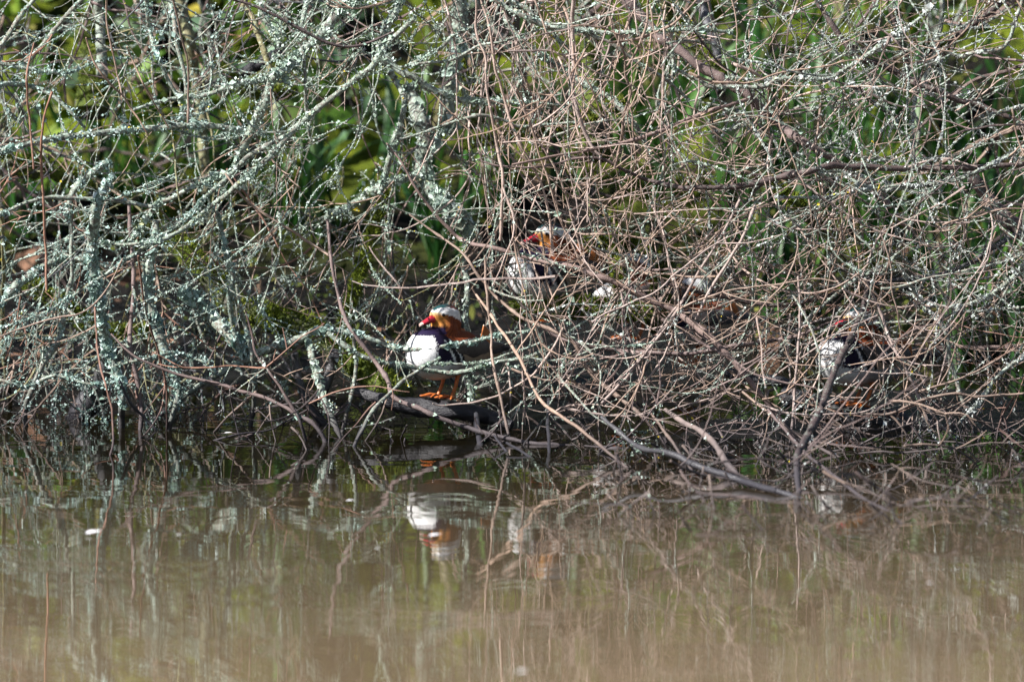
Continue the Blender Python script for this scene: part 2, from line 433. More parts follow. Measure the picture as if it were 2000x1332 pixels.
# ------------------------------------------------------------------ branches read off the photograph
# (label of a limb that stands alone, or the letter of the shrub it belongs to; bark; widths; depths; bearings)
W = 'w'
BR = [
# ---- left
('thick pale lichen-spotted limb slanting down from the top centre-left, forking above the left-hand tangle','lich',(20,22,20,17),(.1,-.05),[(735,-40),(700,0),(658,30),(630,66),(600,90),(570,124),(532,154)]),
('A','lich',(11,8,5),(-.05,-.1),[(532,154),(520,157),(460,166),(400,186),(340,194),(286,206),(256,218)]),
('A','lich',(19,17,14,10,8,5),(-.05,.0),[(530,155),(516,200),(496,244),(463,314),(452,337),(415,349),(366,372),(337,388),(305,401),(280,435),(251,476)]),
('A','lich',(10,9,7,5,4),(-.04,-.15),[(452,337),(442,350),(405,382),(370,421),(344,444),(317,458),(297,471),(240,512),(185,550),(130,585),(84,613),(0,641)]),
('A','lich',(9,11,12,10,8,6),(-.1,-.12),[(812,34),(760,84),(736,118),(720,140),(700,151),(640,196),(577,252),(518,315),(455,371),(413,402),(370,440),(325,466),(294,474),(239,478),(200,474)]),
('A','grey',(5,9,10,8),(-.1,-.06),[(577,252),(566,262),(520,285),(487,305),(455,337)]),
('upright mint-crusted branch dropping from the top edge to the fork left of centre','lich',(17,16,15,13),(.0,-.05),[(784,-40),(780,0),(770,30),(752,56),(748,84),(740,112)]),
('B','lich',(13,14,11,9,7,5),(-.05,-.02),[(740,112),(760,124),(790,144),(806,150),(848,176),(888,192),(920,198),(980,200),(1060,203),(1120,207)]),
('A','lich',(9,11,12,13,10),(-.2,-.02),[(-30,302),(0,296),(87,275),(175,262),(245,255),(315,250),(378,245),(437,250),(490,259)]),
('A','grey',(6,7,9,8),(-.15,-.1),[(-30,424),(0,418),(45,399),(98,387),(157,388),(227,392),(297,404)]),
('A','lich',(7,8,6,4,3),(.05,.1),[(-20,120),(0,124),(40,132),(100,142),(130,144),(180,124),(200,117),(260,115)]),
('A','lich',(10,9,8,6),(.0,.05),[(-20,170),(0,168),(30,164),(70,172),(100,186),(124,206),(144,226),(165,250)]),
('A','grey',(10,9,8),(.1,.15),[(-10,100),(0,94),(32,42),(64,2),(80,-20)]),
('A','grey',(9,9,7),(.05,.1),[(165,-6),(128,34),(90,80),(68,108),(40,128)]),
('A','lich',(7,8,7,6),(.1,.05),[(285,-20),(286,0),(292,56),(308,110),(328,156),(346,188),(356,215)]),
('dark moss-stained trunk rising to the top edge behind the thin left-hand stems','olive',(24,23,22,20,18),(1.0,.9),[(348,-60),(352,0),(366,60),(376,120),(390,200),(398,290),(402,380)]),
('A','grey',(9,9,8,7),(.3,.2),[(330,-20),(332,0),(340,50),(348,100),(360,144),(366,180),(372,240)]),
('A','olive',(14,13,12),(.35,.25),[(465,-30),(476,6),(494,40),(510,84),(524,128),(528,150)]),
('A','lich',(9,11,10,8),(.2,.15),[(500,-15),(508,14),(520,40),(540,76),(546,88)]),
('A','lich',(8,8,9),(.15,.1),[(604,-20),(602,0),(592,40),(590,62)]),
('A','dark',(6,6,6,5,4),(-.25,-.2),[(440,-12),(458,0),(520,22),(580,54),(640,84),(680,92),(720,84),(770,62)]),
('A','grey',(6,7,6,5),(.0,.05),[(590,92),(594,116),(596,170),(600,226),(605,270)]),
('A','tan',(3,4,4,3),(-.3,-.22),[(168,74),(184,124),(218,166),(244,192),(260,218),(290,265)]),
('A','tan',(4,4,4,3),(-.28,-.25),[(208,-10),(208,40),(216,86),(230,144),(238,190)]),
('A','red',(3,4,4,4),(-.3,-.28),[(66,84),(54,140),(53,180),(60,256),(66,330)]),
('A','red',(4,5,5,5),(-.2,-.15),[(102,180),(86,230),(81,280),(82,350),(87,435),(91,568)]),
('A','tan',(4,4,4,4),(-.26,-.2),[(336,-10),(356,80),(366,130),(367,240)]),
('A','tan',(3,3,3),(-.3,-.2),[(248,92),(266,136),(288,180),(330,250)]),
('A','lich',(8,13,15,12),(.05,.1),[(129,425),(133,405),(142,376),(171,346),(210,318)]),
('pale blue-green lichen-crusted stem leaning down into the water at the far left','lich',(12,17,21,20,19,18,17,14,12,12),(-.12,W),[(222,345),(205,365),(196,385),(189,407),(182,452),(180,498),(182,540),(191,582),(199,624),(207,666),(220,708),(233,740),(241,767),(238,802),(238,846)]),
('A','wet',(7,6,5,4),(-.05,W),[(233,745),(252,785),(290,823),(318,851)]),
('A','lich',(13,16,22,22,20,15,11,10),(.12,W),[(304,432),(301,487),(290,522),(287,575),(301,624),(315,670),(336,715),(346,750),(343,795),(331,830),(331,850)]),
('A','mauve',(8,8,8,9,9,9),(.1,W),[(252,400),(257,487),(261,557),(255,645),(257,697),(269,750),(276,802),(273,850)]),
('A','olive',(8,8,8,9,10,11),(.1,W),[(3,410),(7,505),(5,592),(5,680),(14,740),(20,792)]),
('A','grey',(7,8,9,11,12,11,10),(.05,W),[(136,410),(140,470),(138,540),(129,600),(115,659),(91,700),(63,760),(49,802),(52,842)]),
('A','lich',(12,16,15,11,9),(.0,.1),[(-20,604),(0,596),(28,561),(70,530),(115,508),(175,508)]),
('short dark broken stump leaning out of the water at the far left','wet',(26,36,46,54,58),(.15,W),[(212,690),(200,745),(182,775),(163,802),(148,826)]),
('A','lich',(8,10,10,10,9,9),(.0,.05),[(420,405),(434,456),(444,505),(455,540),(449,575),(451,615),(458,652),(472,687)]),
('A','grey',(7,8,8,9,9,8),(-.05,W),[(462,557),(472,605),(483,652),(493,700),(497,745),(497,785),(488,842)]),
('grey broken-ended lichened bough pointing up-left out of the dark left-centre hollow','lich',(24,26,27,25,22),(.15,.05),[(358,569),(395,596),(420,624),(448,652),(478,688)]),
('long arching branch of yellow and mint lichen bridging the gap left of the front drake','lich',(8,9,11,14,15,14,11,9,8,7,6,4),(W,-.14),[(280,836),(336,792),(402,746),(455,715),(497,694),(542,676),(591,659),(616,645),(647,645),(696,652),(748,673),(783,681),(825,681),(895,673),(930,666),(982,652),(1035,645)]),
('B','lich',(9,10,8,8,9,9,7,5),(-.12,-.12),[(640,650),(670,672),(702,693),(748,709),(790,713),(846,725),(902,727),(965,708),(1035,697),(1070,680)]),
('B','lich',(4,5,6,6,5),(-.13,-.15),[(830,715),(860,710),(909,711),(960,703),(1000,690),(1060,668)]),
('B','mauve',(5,7,8,9,9,9,9,9,9,8),(-.1,-.45),[(640,430),(650,530),(674,624),(716,683),(755,740),(769,775),(818,799),(878,823),(948,846),(1000,857),(1080,870),(1180,876),(1280,880),(1400,879)]),
('B','tan',(4,5,6),(-.1,-.12),[(440,340),(490,400),(560,445),(647,501)]),
('A','lich',(10,12,13,12,10),(.0,W),[(602,665),(614,716),(625,755),(639,801),(660,840),(666,866)]),
('A','grey',(6,7,8,9),(-.02,W),[(689,650),(696,716),(685,778),(673,829),(663,856)]),
('dark wet forked stem standing in the shade left of the mossy log','wet',(22,20,19,18),(.12,W),[(655,690),(634,755),(618,790),(632,834)]),
('A','wet',(16,16,17,15),(.1,W),[(575,690),(588,755),(607,801),(640,838)]),
('A','mauve',(4,5,6,7,8,9,9),(-.1,W),[(217,652),(266,697),(350,732),(400,744),(499,771),(538,787),(577,808),(607,824),(630,850),(637,874)]),
('A','dark',(4,5,6,6),(-.18,-.25),[(480,610),(492,652),(499,689),(526,725),(561,778),(584,817),(598,860),(612,905)]),
('B','lich',(12,12,13,11),(.2,.15),[(762,140),(790,196),(780,245),(769,280),(755,332),(742,380)]),
('blue-grey lichened trunk standing behind the front drake, knobbly and leaning right','lich',(26,32,33,31,33,34,30),(.5,.35),[(800,170),(818,228),(836,273),(822,318),(838,367),(867,402),(905,437),(925,470)]),
('upright grey-green lichened trunk in the upper centre with a bright moss patch beside it','lich',(24,26,25,24),(.6,.55),[(902,-30),(899,60),(895,98),(880,140),(876,200),(880,260)]),
('B','lich',(14,15,14,12),(.4,.3),[(830,340),(790,350),(737,367),(685,402),(640,420)]),
('B','lich',(9,11,10,10,9),(.25,.1),[(905,500),(912,560),(909,620),(914,690),(921,760),(926,800)]),
# ---- centre and right
('B','pink',(4,5,5,6,6,6),(-.3,-.22),[(926,-20),(930,6),(932,70),(948,112),(949,150),(953,190),(968,266),(975,308),(982,350),(979,437),(977,470)]),
('B','pink',(4,5,5,5,5),(-.25,-.2),[(936,-20),(940,0),(956,50),(964,110),(970,144),(984,190),(996,236),(1017,285),(1035,315),(1060,370),(1075,440),(1080,500)]),
('B','pink',(3,4,4,4),(-.27,-.2),[(972,132),(998,164),(1016,200),(1032,236),(1050,275),(1085,330),(1110,400),(1135,490)]),
('C','pink',(6,8,8,9,9,8,6),(-.25,-.2),[(1122,-25),(1120,18),(1118,60),(1120,120),(1118,180),(1130,226),(1146,266),(1158,290),(1170,302)]),
('C','lich',(10,9,8,6),(-.1,-.1),[(975,-15),(990,0),(1030,20),(1050,44),(1080,68),(1110,100),(1128,130)]),
('C','lich',(8,10,11,9,8,7,6),(-.12,-.1),[(960,-6),(972,4),(1000,22),(1060,50),(1110,54),(1140,60),(1200,65),(1280,60),(1376,60),(1430,64)]),
('C','grey',(5,7,7,7,6),(-.12,-.05),[(1062,50),(1140,64),(1170,76),(1200,90),(1240,120),(1275,140),(1310,165),(1345,196)]),
('B','lich',(6,7,7,7),(-.05,-.05),[(790,132),(856,96),(890,68),(930,52)]),
('B','grey',(4,5,5,5,5,4),(-.05,-.1),[(770,132),(836,124),(880,118),(930,92),(980,80),(1060,57)]),
('B','grey',(5,5,6,5,4),(-.1,-.08),[(780,274),(804,266),(886,238),(940,226),(980,234),(1010,248),(1050,246),(1128,238)]),
('C','lich',(10,11,12,12,11,10),(.25,.15),[(985,30),(996,54),(1030,86),(1060,112),(1090,130),(1110,146),(1150,170),(1190,190),(1210,210),(1245,252),(1270,300)]),
('smooth pink-brown rod rising to the right across the upper middle','mauve',(4,5,6,7,8,8,7),(-.3,-.15),[(1000,322),(1070,308),(1168,290),(1262,266),(1330,240),(1390,216),(1456,196)]),
('smooth purple-brown bough sagging across the right half above the tangle','dark',(5,7,9,11,12,13,13,12,11,10),(-.2,-.1),[(1122,311),(1150,308),(1182,312),(1217,332),(1262,350),(1315,364),(1370,367),(1440,364),(1510,350),(1580,336),(1625,325),(1685,327),(1755,329),(1895,327),(2020,318)]),
('C','mauve',(4,4,4,5),(-.22,-.2),[(940,315),(979,325),(1052,327),(1122,311),(1150,308)]),
('thick mauve-brown limb running diagonally down from the top edge through the right half','mauve',(16,20,20,19,18,17,15,13,11),(.15,.1),[(1205,-30),(1220,0),(1250,30),(1290,74),(1324,96),(1360,126),(1400,148),(1426,166),(1460,186),(1490,216),(1520,240),(1562,273),(1615,304),(1680,350),(1740,405)]),
('C','tan',(4,5,5,6,5),(-.25,-.2),[(1190,30),(1200,64),(1220,110),(1222,150),(1232,180),(1218,226),(1214,266),(1205,310),(1200,330)]),
('C','tan',(5,5,5,4),(-.26,-.24),[(1268,-10),(1262,46),(1246,94),(1224,132)]),
('C','tan',(4,5,5,4),(-.28,-.25),[(1190,84),(1254,74),(1312,48),(1352,10),(1370,-15)]),
('C','grey',(6,8,9,8,7),(-.1,-.1),[(1316,134),(1350,150),(1380,166),(1400,170),(1490,170),(1520,156),(1580,152),(1620,154)]),
('D','lich',(7,8,9,8,7),(-.12,-.1),[(1580,154),(1620,154),(1650,136),(1680,116),(1710,98),(1740,76),(1780,50),(1820,15)]),
('C','grey',(6,6,6),(-.08,-.1),[(1424,150),(1480,156),(1560,154),(1610,155)]),
('C','pink',(6,6,5),(-.15,-.12),[(1430,124),(1440,128),(1466,138),(1490,152)]),
('dark grey-brown limb crossing the upper right corner diagonally','dark',(10,12,12,12,11,10,8),(.1,.05),[(1590,-20),(1600,10),(1620,40),(1650,84),(1680,116),(1712,124),(1764,148),(1792,164),(1830,176),(1870,196),(1912,206),(1950,222),(2010,245)]),
('D','dark',(12,13,12,10),(.15,.1),[(1965,-10),(1950,10),(1910,40),(1870,70),(1850,95),(1830,130)]),
('D','grey',(8,9,9,8,7),(-.05,-.05),[(1840,98),(1874,112),(1900,104),(1950,98),(1970,80),(1984,40),(1998,0)]),
('D','lich',(7,8,8,7,6),(-.15,-.1),[(2020,278),(2000,287),(1947,318),(1874,350),(1818,360),(1720,371),(1650,346)]),
('D','grey',(9,9,7),(.0,.0),[(2020,203),(2000,208),(1960,218),(1920,235)]),
('D','lich',(5,5,5,4),(-.18,-.1),[(1513,385),(1597,385),(1720,367),(1825,360)]),
('D','lich',(9,10,9,8,6),(-.2,-.1),[(2020,495),(2000,519),(1965,554),(1923,582),(1877,599),(1825,596),(1770,570)]),
('D','grey',(5,5,5),(-.2,-.15),[(2010,600),(1895,610),(1825,624),(1720,631),(1650,640)]),
('near-black branch rising to the right edge above the right-hand drake','wet',(11,11,10,9,8),(.0,-.02),[(2020,440),(2000,452),(1947,477),(1895,512),(1842,536),(1755,547),(1702,557),(1650,563)]),
('D','dark',(8,8,7,6),(-.02,-.1),[(1650,563),(1632,571),(1562,592),(1510,596),(1454,589),(1387,575),(1352,568),(1290,552)]),
('D','grey',(7,8,8,7,6),(-.1,-.12),[(1720,528),(1702,533),(1667,550),(1608,596),(1580,624),(1545,662),(1520,700)]),
('dark crooked lichen-flecked stem standing in front of the right-hand drake','dark',(9,10,12,13,14,15,16,15,12,10),(-.05,W),[(1696,540),(1695,557),(1685,603),(1667,652),(1643,697),(1625,736),(1608,785),(1592,824),(1573,858),(1558,888),(1557,930),(1563,976)]),
('dark purple branch sloping down into the water at the lower right','wet',(7,10,12,13,13,12,9),(-.75,W),[(1175,815),(1200,836),(1252,876),(1304,884),(1360,908),(1440,936),(1520,960),(1580,980),(1614,991)]),
('long tan limb running from the upper centre down behind the right-hand twigs','mauve',(4,5,7,8,9,10,12,13,13,12,11,10,8),(-.06,-.30),[(755,280),(783,315),(807,360),(846,413),(888,458),(925,477),(965,484),(1021,501),(1070,512),(1140,530),(1196,550),(1262,582),(1315,606),(1352,631),(1405,676),(1440,715),(1485,771),(1545,848),(1570,890)]),
('B','tan',(4,5,6,7,8,9,9,8),(-.1,-.35),[(800,420),(850,455),(902,494),(947,554),(982,592),(1028,624),(1087,648),(1122,669),(1140,708),(1168,743),(1210,778),(1262,820),(1301,865)]),
('straight pale rod slanting up to the right across the middle of the thicket','pink',(6,6,6,5,5),(-.35,-.25),[(1175,788),(1210,753),(1262,690),(1315,617),(1350,557),(1385,500),(1420,440),(1445,390)]),
('C','mauve',(6,8,8,8,7),(-.15,-.15),[(1060,640),(1098,662),(1175,680),(1245,689),(1350,690),(1405,680),(1545,659),(1600,640)]),
('B','pink',(3,4,4,5,4),(-.3,-.3),[(845,788),(860,792),(930,785),(982,767),(1035,736),(1063,704),(1084,673),(1100,640)]),
('B','tan',(5,5,5,6,6),(-.2,-.35),[(947,500),(951,575),(958,645),(961,697),(975,767),(993,848)]),
('C','tan',(5,6,6,7,7),(-.15,W),[(930,575),(965,624),(1017,704),(1052,778),(1100,815),(1140,844),(1200,893),(1240,925)]),
('C','pink',(6,6,6,5),(-.32,-.3),[(1475,400),(1450,463),(1422,512),(1387,568),(1359,624)]),
('D','pink',(4,4,5,5),(-.3,-.4),[(1559,540),(1562,610),(1559,680),(1553,750),(1545,841),(1540,880)]),
('D','pink',(4,5,6,6),(-.3,-.35),[(1690,545),(1720,610),(1741,673),(1772,725),(1797,781),(1815,830)]),
('D','grey',(6,7,8,8,7),(-.2,-.25),[(1755,520),(1776,554),(1804,596),(1846,645),(1856,697),(1874,764),(1890,810)]),
('D','lich',(8,8,8,6),(-.3,-.35),[(2020,682),(2000,694),(1947,736),(1923,774),(1870,830)]),
('D','tan',(5,6,6,5,5),(-.4,-.35),[(1681,808),(1737,808),(1807,781),(1860,769),(1912,774),(2010,768)]),
('long tan-olive shoot arching low over the water towards the right edge','tan',(5,6,7,8,8,8,9),(-.4,-.9),[(1450,765),(1504,808),(1560,852),(1620,884),(1680,912),(1780,944),(1860,964),(1940,972),(2020,980)]),
('bare pale crooked limb dropping into the water right of centre','pink',(8,10,12,14,14,9,8),(-.35,W),[(1300,800),(1335,825),(1372,844),(1396,868),(1416,900),(1440,928),(1433,945),(1428,955)]),
('D','mauve',(5,6,7,7,5),(-.5,W),[(1500,800),(1568,880),(1608,912),(1680,968),(1720,992),(1768,1020),(1784,1028)]),
('C','tan',(5,6,6,6),(-.4,W),[(1272,808),(1320,872),(1368,944)]),
('D','tan',(3,4,4,4),(-.8,-.9),[(1740,968),(1800,1000),(1860,1008),(1940,1006),(2020,994)]),
# small stems at the water's edge
('C','wet',(7,7,7),(-.1,W),[(1072,780),(1070,830),(1075,900)]),
('B','wet',(12,11,11),(-.1,W),[(930,810),(935,850),(940,890)]),
('B','wet',(5,6,6),(-.2,W),[(770,760),(730,800),(700,850),(687,885)]),
('B','grey',(6,7,8,7),(-.15,W),[(860,700),(800,735),(760,770),(730,800),(697,860),(690,884)]),
('A','dark',(3,4,4),(-.15,W),[(600,800),(545,830),(520,840),(430,855),(405,870)]),
('C','wet',(4,5,5),(-.4,W),[(965,850),(985,875),(1003,895)]),
('C','wet',(5,6,6),(-.45,W),[(990,865),(1030,890),(1060,910)]),
('C','wet',(5,5,5),(-.5,W),[(1180,878),(1150,905),(1127,922)]),
('C','pink',(4,4,4),(-.55,W),[(1306,893),(1250,935),(1202,975)]),
('C','mauve',(4,4,5),(-.5,W),[(1278,880),(1283,920),(1288,966)]),
('B','dark',(3,3,4),(-.3,W),[(795,830),(780,868),(800,886),(830,868),(870,825)]),
('A','tan',(4,5,4),(-.2,W),[(500,765),(440,820),(412,852)]),
('A','red',(4,4,4),(-.35,W),[(185,600),(193,700),(216,790),(222,855),(212,900)]),
('A','red',(4,4,4),(-.3,W),[(270,500),(285,610),(310,690),(325,760),(326,850)]),
('A','tan',(3,4,4,3),(-.3,-.3),[(0,658),(80,628),(160,610),(205,570),(240,505)]),
('A','lich',(7,7,6,5),(-.2,-.25),[(-20,738),(0,742),(50,755),(90,738),(120,735),(170,750),(220,748)]),
('A','lich',(4,5,5,4),(-.1,-.05),[(225,714),(290,700),(340,690),(390,704),(418,728)]),
]
SHRUB_LABEL = {
 'A': ('lichen_shrub', 'grey shrub furred with blue-green lichen filling the left of the thicket, feet in the water'),
 'B': ('willow_shrub', 'shrub of upright pinkish shoots and lichened boughs around the front drake'),
 'C': ('willow_shrub', 'bare brown criss-crossed shrub right of the front drake, in front of the rear drakes'),
 'D': ('willow_shrub', 'dense grey-white twiggy shrub hanging over the right-hand drake to the right edge')}
SHRUB_BASE = {'A': (330, 800), 'B': (900, 800), 'C': (1250, 790), 'D': (1820, 800)}
shrub = {}
for k, (nm, lb) in SHRUB_LABEL.items():
    x, y = SHRUB_BASE[k]; d = dwater(x, y, 0.0)
    q = P1(x, y, d); shrub[k] = empty(nm, (q[0], q[1], 0.0), 0, lb, 'shrub')

POOL = []          # (x, y, d, width, shrub) samples along every branch, for side twigs
LEVEL = {'lich': 0.95, 'grey': 0.30, 'olive': 0.16, 'pink': 0.04, 'tan': 0.015, 'mauve': 0.02, 'dark': 0.04, 'red': 0.0, 'wet': 0.03}
def px2m(d): return (d + 24.0) / FPX * 1.005

def path3(pts, ds, step=9.0, wig=1.0):
    pts = np.asarray(pts, float)
    seg = np.concatenate([[0], np.cumsum(np.linalg.norm(np.diff(pts, axis=0), axis=1))]); seg /= seg[-1]
    q = catmull(pts, step)
    s = np.concatenate([[0], np.cumsum(np.linalg.norm(np.diff(q, axis=0), axis=1))]); L = s[-1]; s = s / L
    d0, d1 = ds
    if d1 == W: d1 = dwater(*pts[-1])
    if d0 == W: d0 = dwater(*pts[0])
    dd = d0 + (d1 - d0) * s
    n = len(q); env = np.minimum(1, 6 * np.minimum(s + .03, 1 - s + .03))
    q = q + np.stack([smooth_noise(n, 3), smooth_noise(n, 3)], 1) * wig * env[:, None]
    dd = dd + smooth_noise(n, 9) * 0.02 * env
    return q, dd, s, L

def lichen_kind(k, x):
    if k == 'olive': return MAT['lichen']
    return MAT['lichen_blue'] if x < 480 else (MAT['lichen_white'] if x > 1350 else MAT['lichen'])

for lab, k, w, ds, pts in BR:
    q, dd, s, L = path3(pts, ds, 8.0 if max(w) < 14 else 7.0, 0.8)
    p = P(q[:, 0], q[:, 1], dd)
    n = len(p)
    wid = np.interp(s, np.linspace(0, 1, len(w)), w) * (1 + 0.09 * smooth_noise(n, 2)).clip(.7, 1.4)
    nodes = rng.random(n) < 0.10
    wid = wid * np.where(nodes, 1.22, 1.0)
    r = wid * 0.5 * px2m(dd)
    own = len(lab) > 1
    ext = ds[1] == W                                   # carry the stem a little way under the surface
    if ext: p = np.vstack([p, p[-1] + np.array([0, 0, -.05]) + (p[-1] - p[-3]) * 0.5]); r = np.append(r, r[-1])
    if own:
        c = p[np.argmin(p[:, 2])].copy(); c[2] = max(c[2], 0.0) if ext else c[2]
        root = empty('stem' if ext else 'branch', c, 0, lab, 'stem' if ext else 'branch')
    else:
        root = shrub[lab]
    mb = MB(); tube(mb, p, r, 8 if max(w) > 10 else 6, 0, True, 0.06)
    st = mb.build('bark' if own else 'branch', MAT[k], root)
    lv = LEVEL[k]
    cnt = int(L * lv * (0.75 + 0.075 * np.mean(w)))
    if lab.startswith('pale blue-green'): cnt = int(cnt * 3)
    if cnt > 6:
        fb = MB(); msk = p[:, 2] > 0.05
        if msk.sum() > 3:
            flakes(fb, p[msk], r[msk], int(cnt * 1.15), 0.0019 + 0.00017 * np.mean(w), 0)
            if k in ('lich', 'grey', 'olive') and rng.random() < (0.75 if k == 'olive' else 0.4): flakes(fb, p[msk], r[msk], max(3, cnt // (6 if k == 'olive' else 30)), 0.0028, 1)
            if k == 'lich' and not (np.any((q[:, 0] > 800) & (q[:, 0] < 980) & (q[:, 1] > 600) & (q[:, 1] < 740))): tufts(fb, p[msk], r[msk], int(L / (34 if q[:, 0].mean() < 760 else 70)), .011 + .0005 * np.mean(w), 0)
            o = fb.build('lichen', [lichen_kind(k, q[0, 0]), MAT['lichen_yellow']], st, smooth=False); o['kind'] = 'stuff'
    sh = lab if not own else ('A' if q[:, 0].mean() < 560 else 'B' if q[:, 0].mean() < 1010 else 'C' if q[:, 0].mean() < 1480 else 'D')
    for i in range(1, n, 3): POOL.append((q[i, 0], q[i, 1], dd[i], wid[i], sh, math.atan2(q[min(i + 1, n - 1), 1] - q[i - 1, 1], q[min(i + 1, n - 1), 0] - q[i - 1, 0])))

# ------------------------------------------------------------------ the finer twigs of each shrub
KINDS = ['tan', 'pink', 'red', 'grey', 'lich', 'dark', 'mauve', 'olive', 'wet']
KI = {k: i for i, k in enumerate(KINDS)}
TWM = [MAT[k] for k in KINDS] + [MAT['lichen_blue'], MAT['lichen'], MAT['lichen_white'], MAT['lichen_yellow']]
def grow(x, y, d, th, L, w, kap, n, drift, jit=0.10):
    st = L / (n - 1); xs = [x]; ys = [y]; dsd = [d]
    for i in range(n - 1):
        th += kap / (n - 1) + rng.normal() * jit
        x += math.cos(th) * st; y += math.sin(th) * st; d += drift / (n - 1) + rng.normal() * 0.006
        xs.append(x); ys.append(y); dsd.append(d)
    return np.array(xs), np.array(ys), np.array(dsd), th

KEEP = [(800, 592, 985, 800, 0.12, 1.0), (1050, 420, 1100, 470, .66, .5), (1640, 650, 1730, 720, .2, .3), (600, 470, 830, 680, .05, .55), (120, 690, 225, 830, .1, .75), (165, 400, 240, 700, .02, .6), (640, 130, 760, 290, .8, .4), (780, 180, 900, 460, .4, .45)]   # gaps that the photograph shows
def blocked(xs, ys, ds):
    for x0, y0, x1, y1, dm, pr in KEEP:
        if np.any((xs > x0) & (xs < x1) & (ys > y0) & (ys < y1) & (ds < dm)) and rng.random() < pr: return True
    return False

TW = {k: [] for k in 'ABCD'}
def twig(x, y, d, th, L, w, kap, kind, sh, nsub, drift):
    n = max(5, int(L / 15))
    L = L * (1.35 if x < 850 else 1.6); w = w * (1.0 if x < 700 else 1.1); nsub = min(nsub, 2) if rng.random() < .7 else nsub
    n = max(5, int(L / 15))
    xs, ys, ds, _ = grow(x, y, d, th, L, w, kap, n, drift)
    if blocked(xs, ys, ds): return False
    p = P(xs, ys, ds)
    if p[:, 2].min() < -0.03:
        k = int(np.argmax(p[:, 2] < -0.03)) + 1
        if k < 4: return False
        p = p[:k]; xs = xs[:k]; ys = ys[:k]; ds = ds[:k]; n = k
    mb = MB()
    wid = np.linspace(w, max(1.4, w * 0.45), n) * (1 + 0.12 * rng.normal(size=n)).clip(.7, 1.5)
    r = wid * 0.5 * px2m(ds)
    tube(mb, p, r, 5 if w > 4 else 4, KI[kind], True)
    lm = 9 if x < 480 else (11 if (x > 1350 and rng.random() < .8) else 10)
    lv = LEVEL[kind]
    cnt = int(L * lv * 0.85)
    if cnt > 2:
        flakes(mb, p, r, cnt, 0.0021, lm)
        if rng.random() < 0.12: flakes(mb, p, r, 4, 0.0026, 12)
    if kind == 'lich' and x < 800: tufts(mb, p, r, int(L / 70), .011, lm)
    for _ in range(nsub):
        i = rng.integers(1, n - 1)
        t2 = math.atan2(ys[i + 1] - ys[i - 1], xs[i + 1] - xs[i - 1]) + rng.choice([-1, 1]) * rng.uniform(.35, 1.0)
        L2 = L * rng.uniform(.12, .38); n2 = max(4, int(L2 / 12))
        x2, y2, d2, _ = grow(xs[i], ys[i], ds[i], t2, L2, w, rng.normal() * .5, n2, rng.normal() * .04)
        if blocked(x2, y2, d2): continue
        q = P(x2, y2, d2); w2 = np.linspace(w * .62, max(1.2, w * .35), n2); r2 = w2 * .5 * px2m(d2)
        tube(mb, q, r2, 4, KI[kind], True)
        c2 = int(L2 * lv * .8)
        if c2 > 2: flakes(mb, q, r2, c2, 0.0019, lm)
    for i in range(2, n, 2):
        POOL.append((xs[i], ys[i], ds[i], wid[i], sh, math.atan2(ys[min(i + 1, n - 1)] - ys[i - 1], xs[min(i + 1, n - 1)] - xs[i - 1])))
    TW[sh].append((L * w, ds.mean(), p, mb)); return True

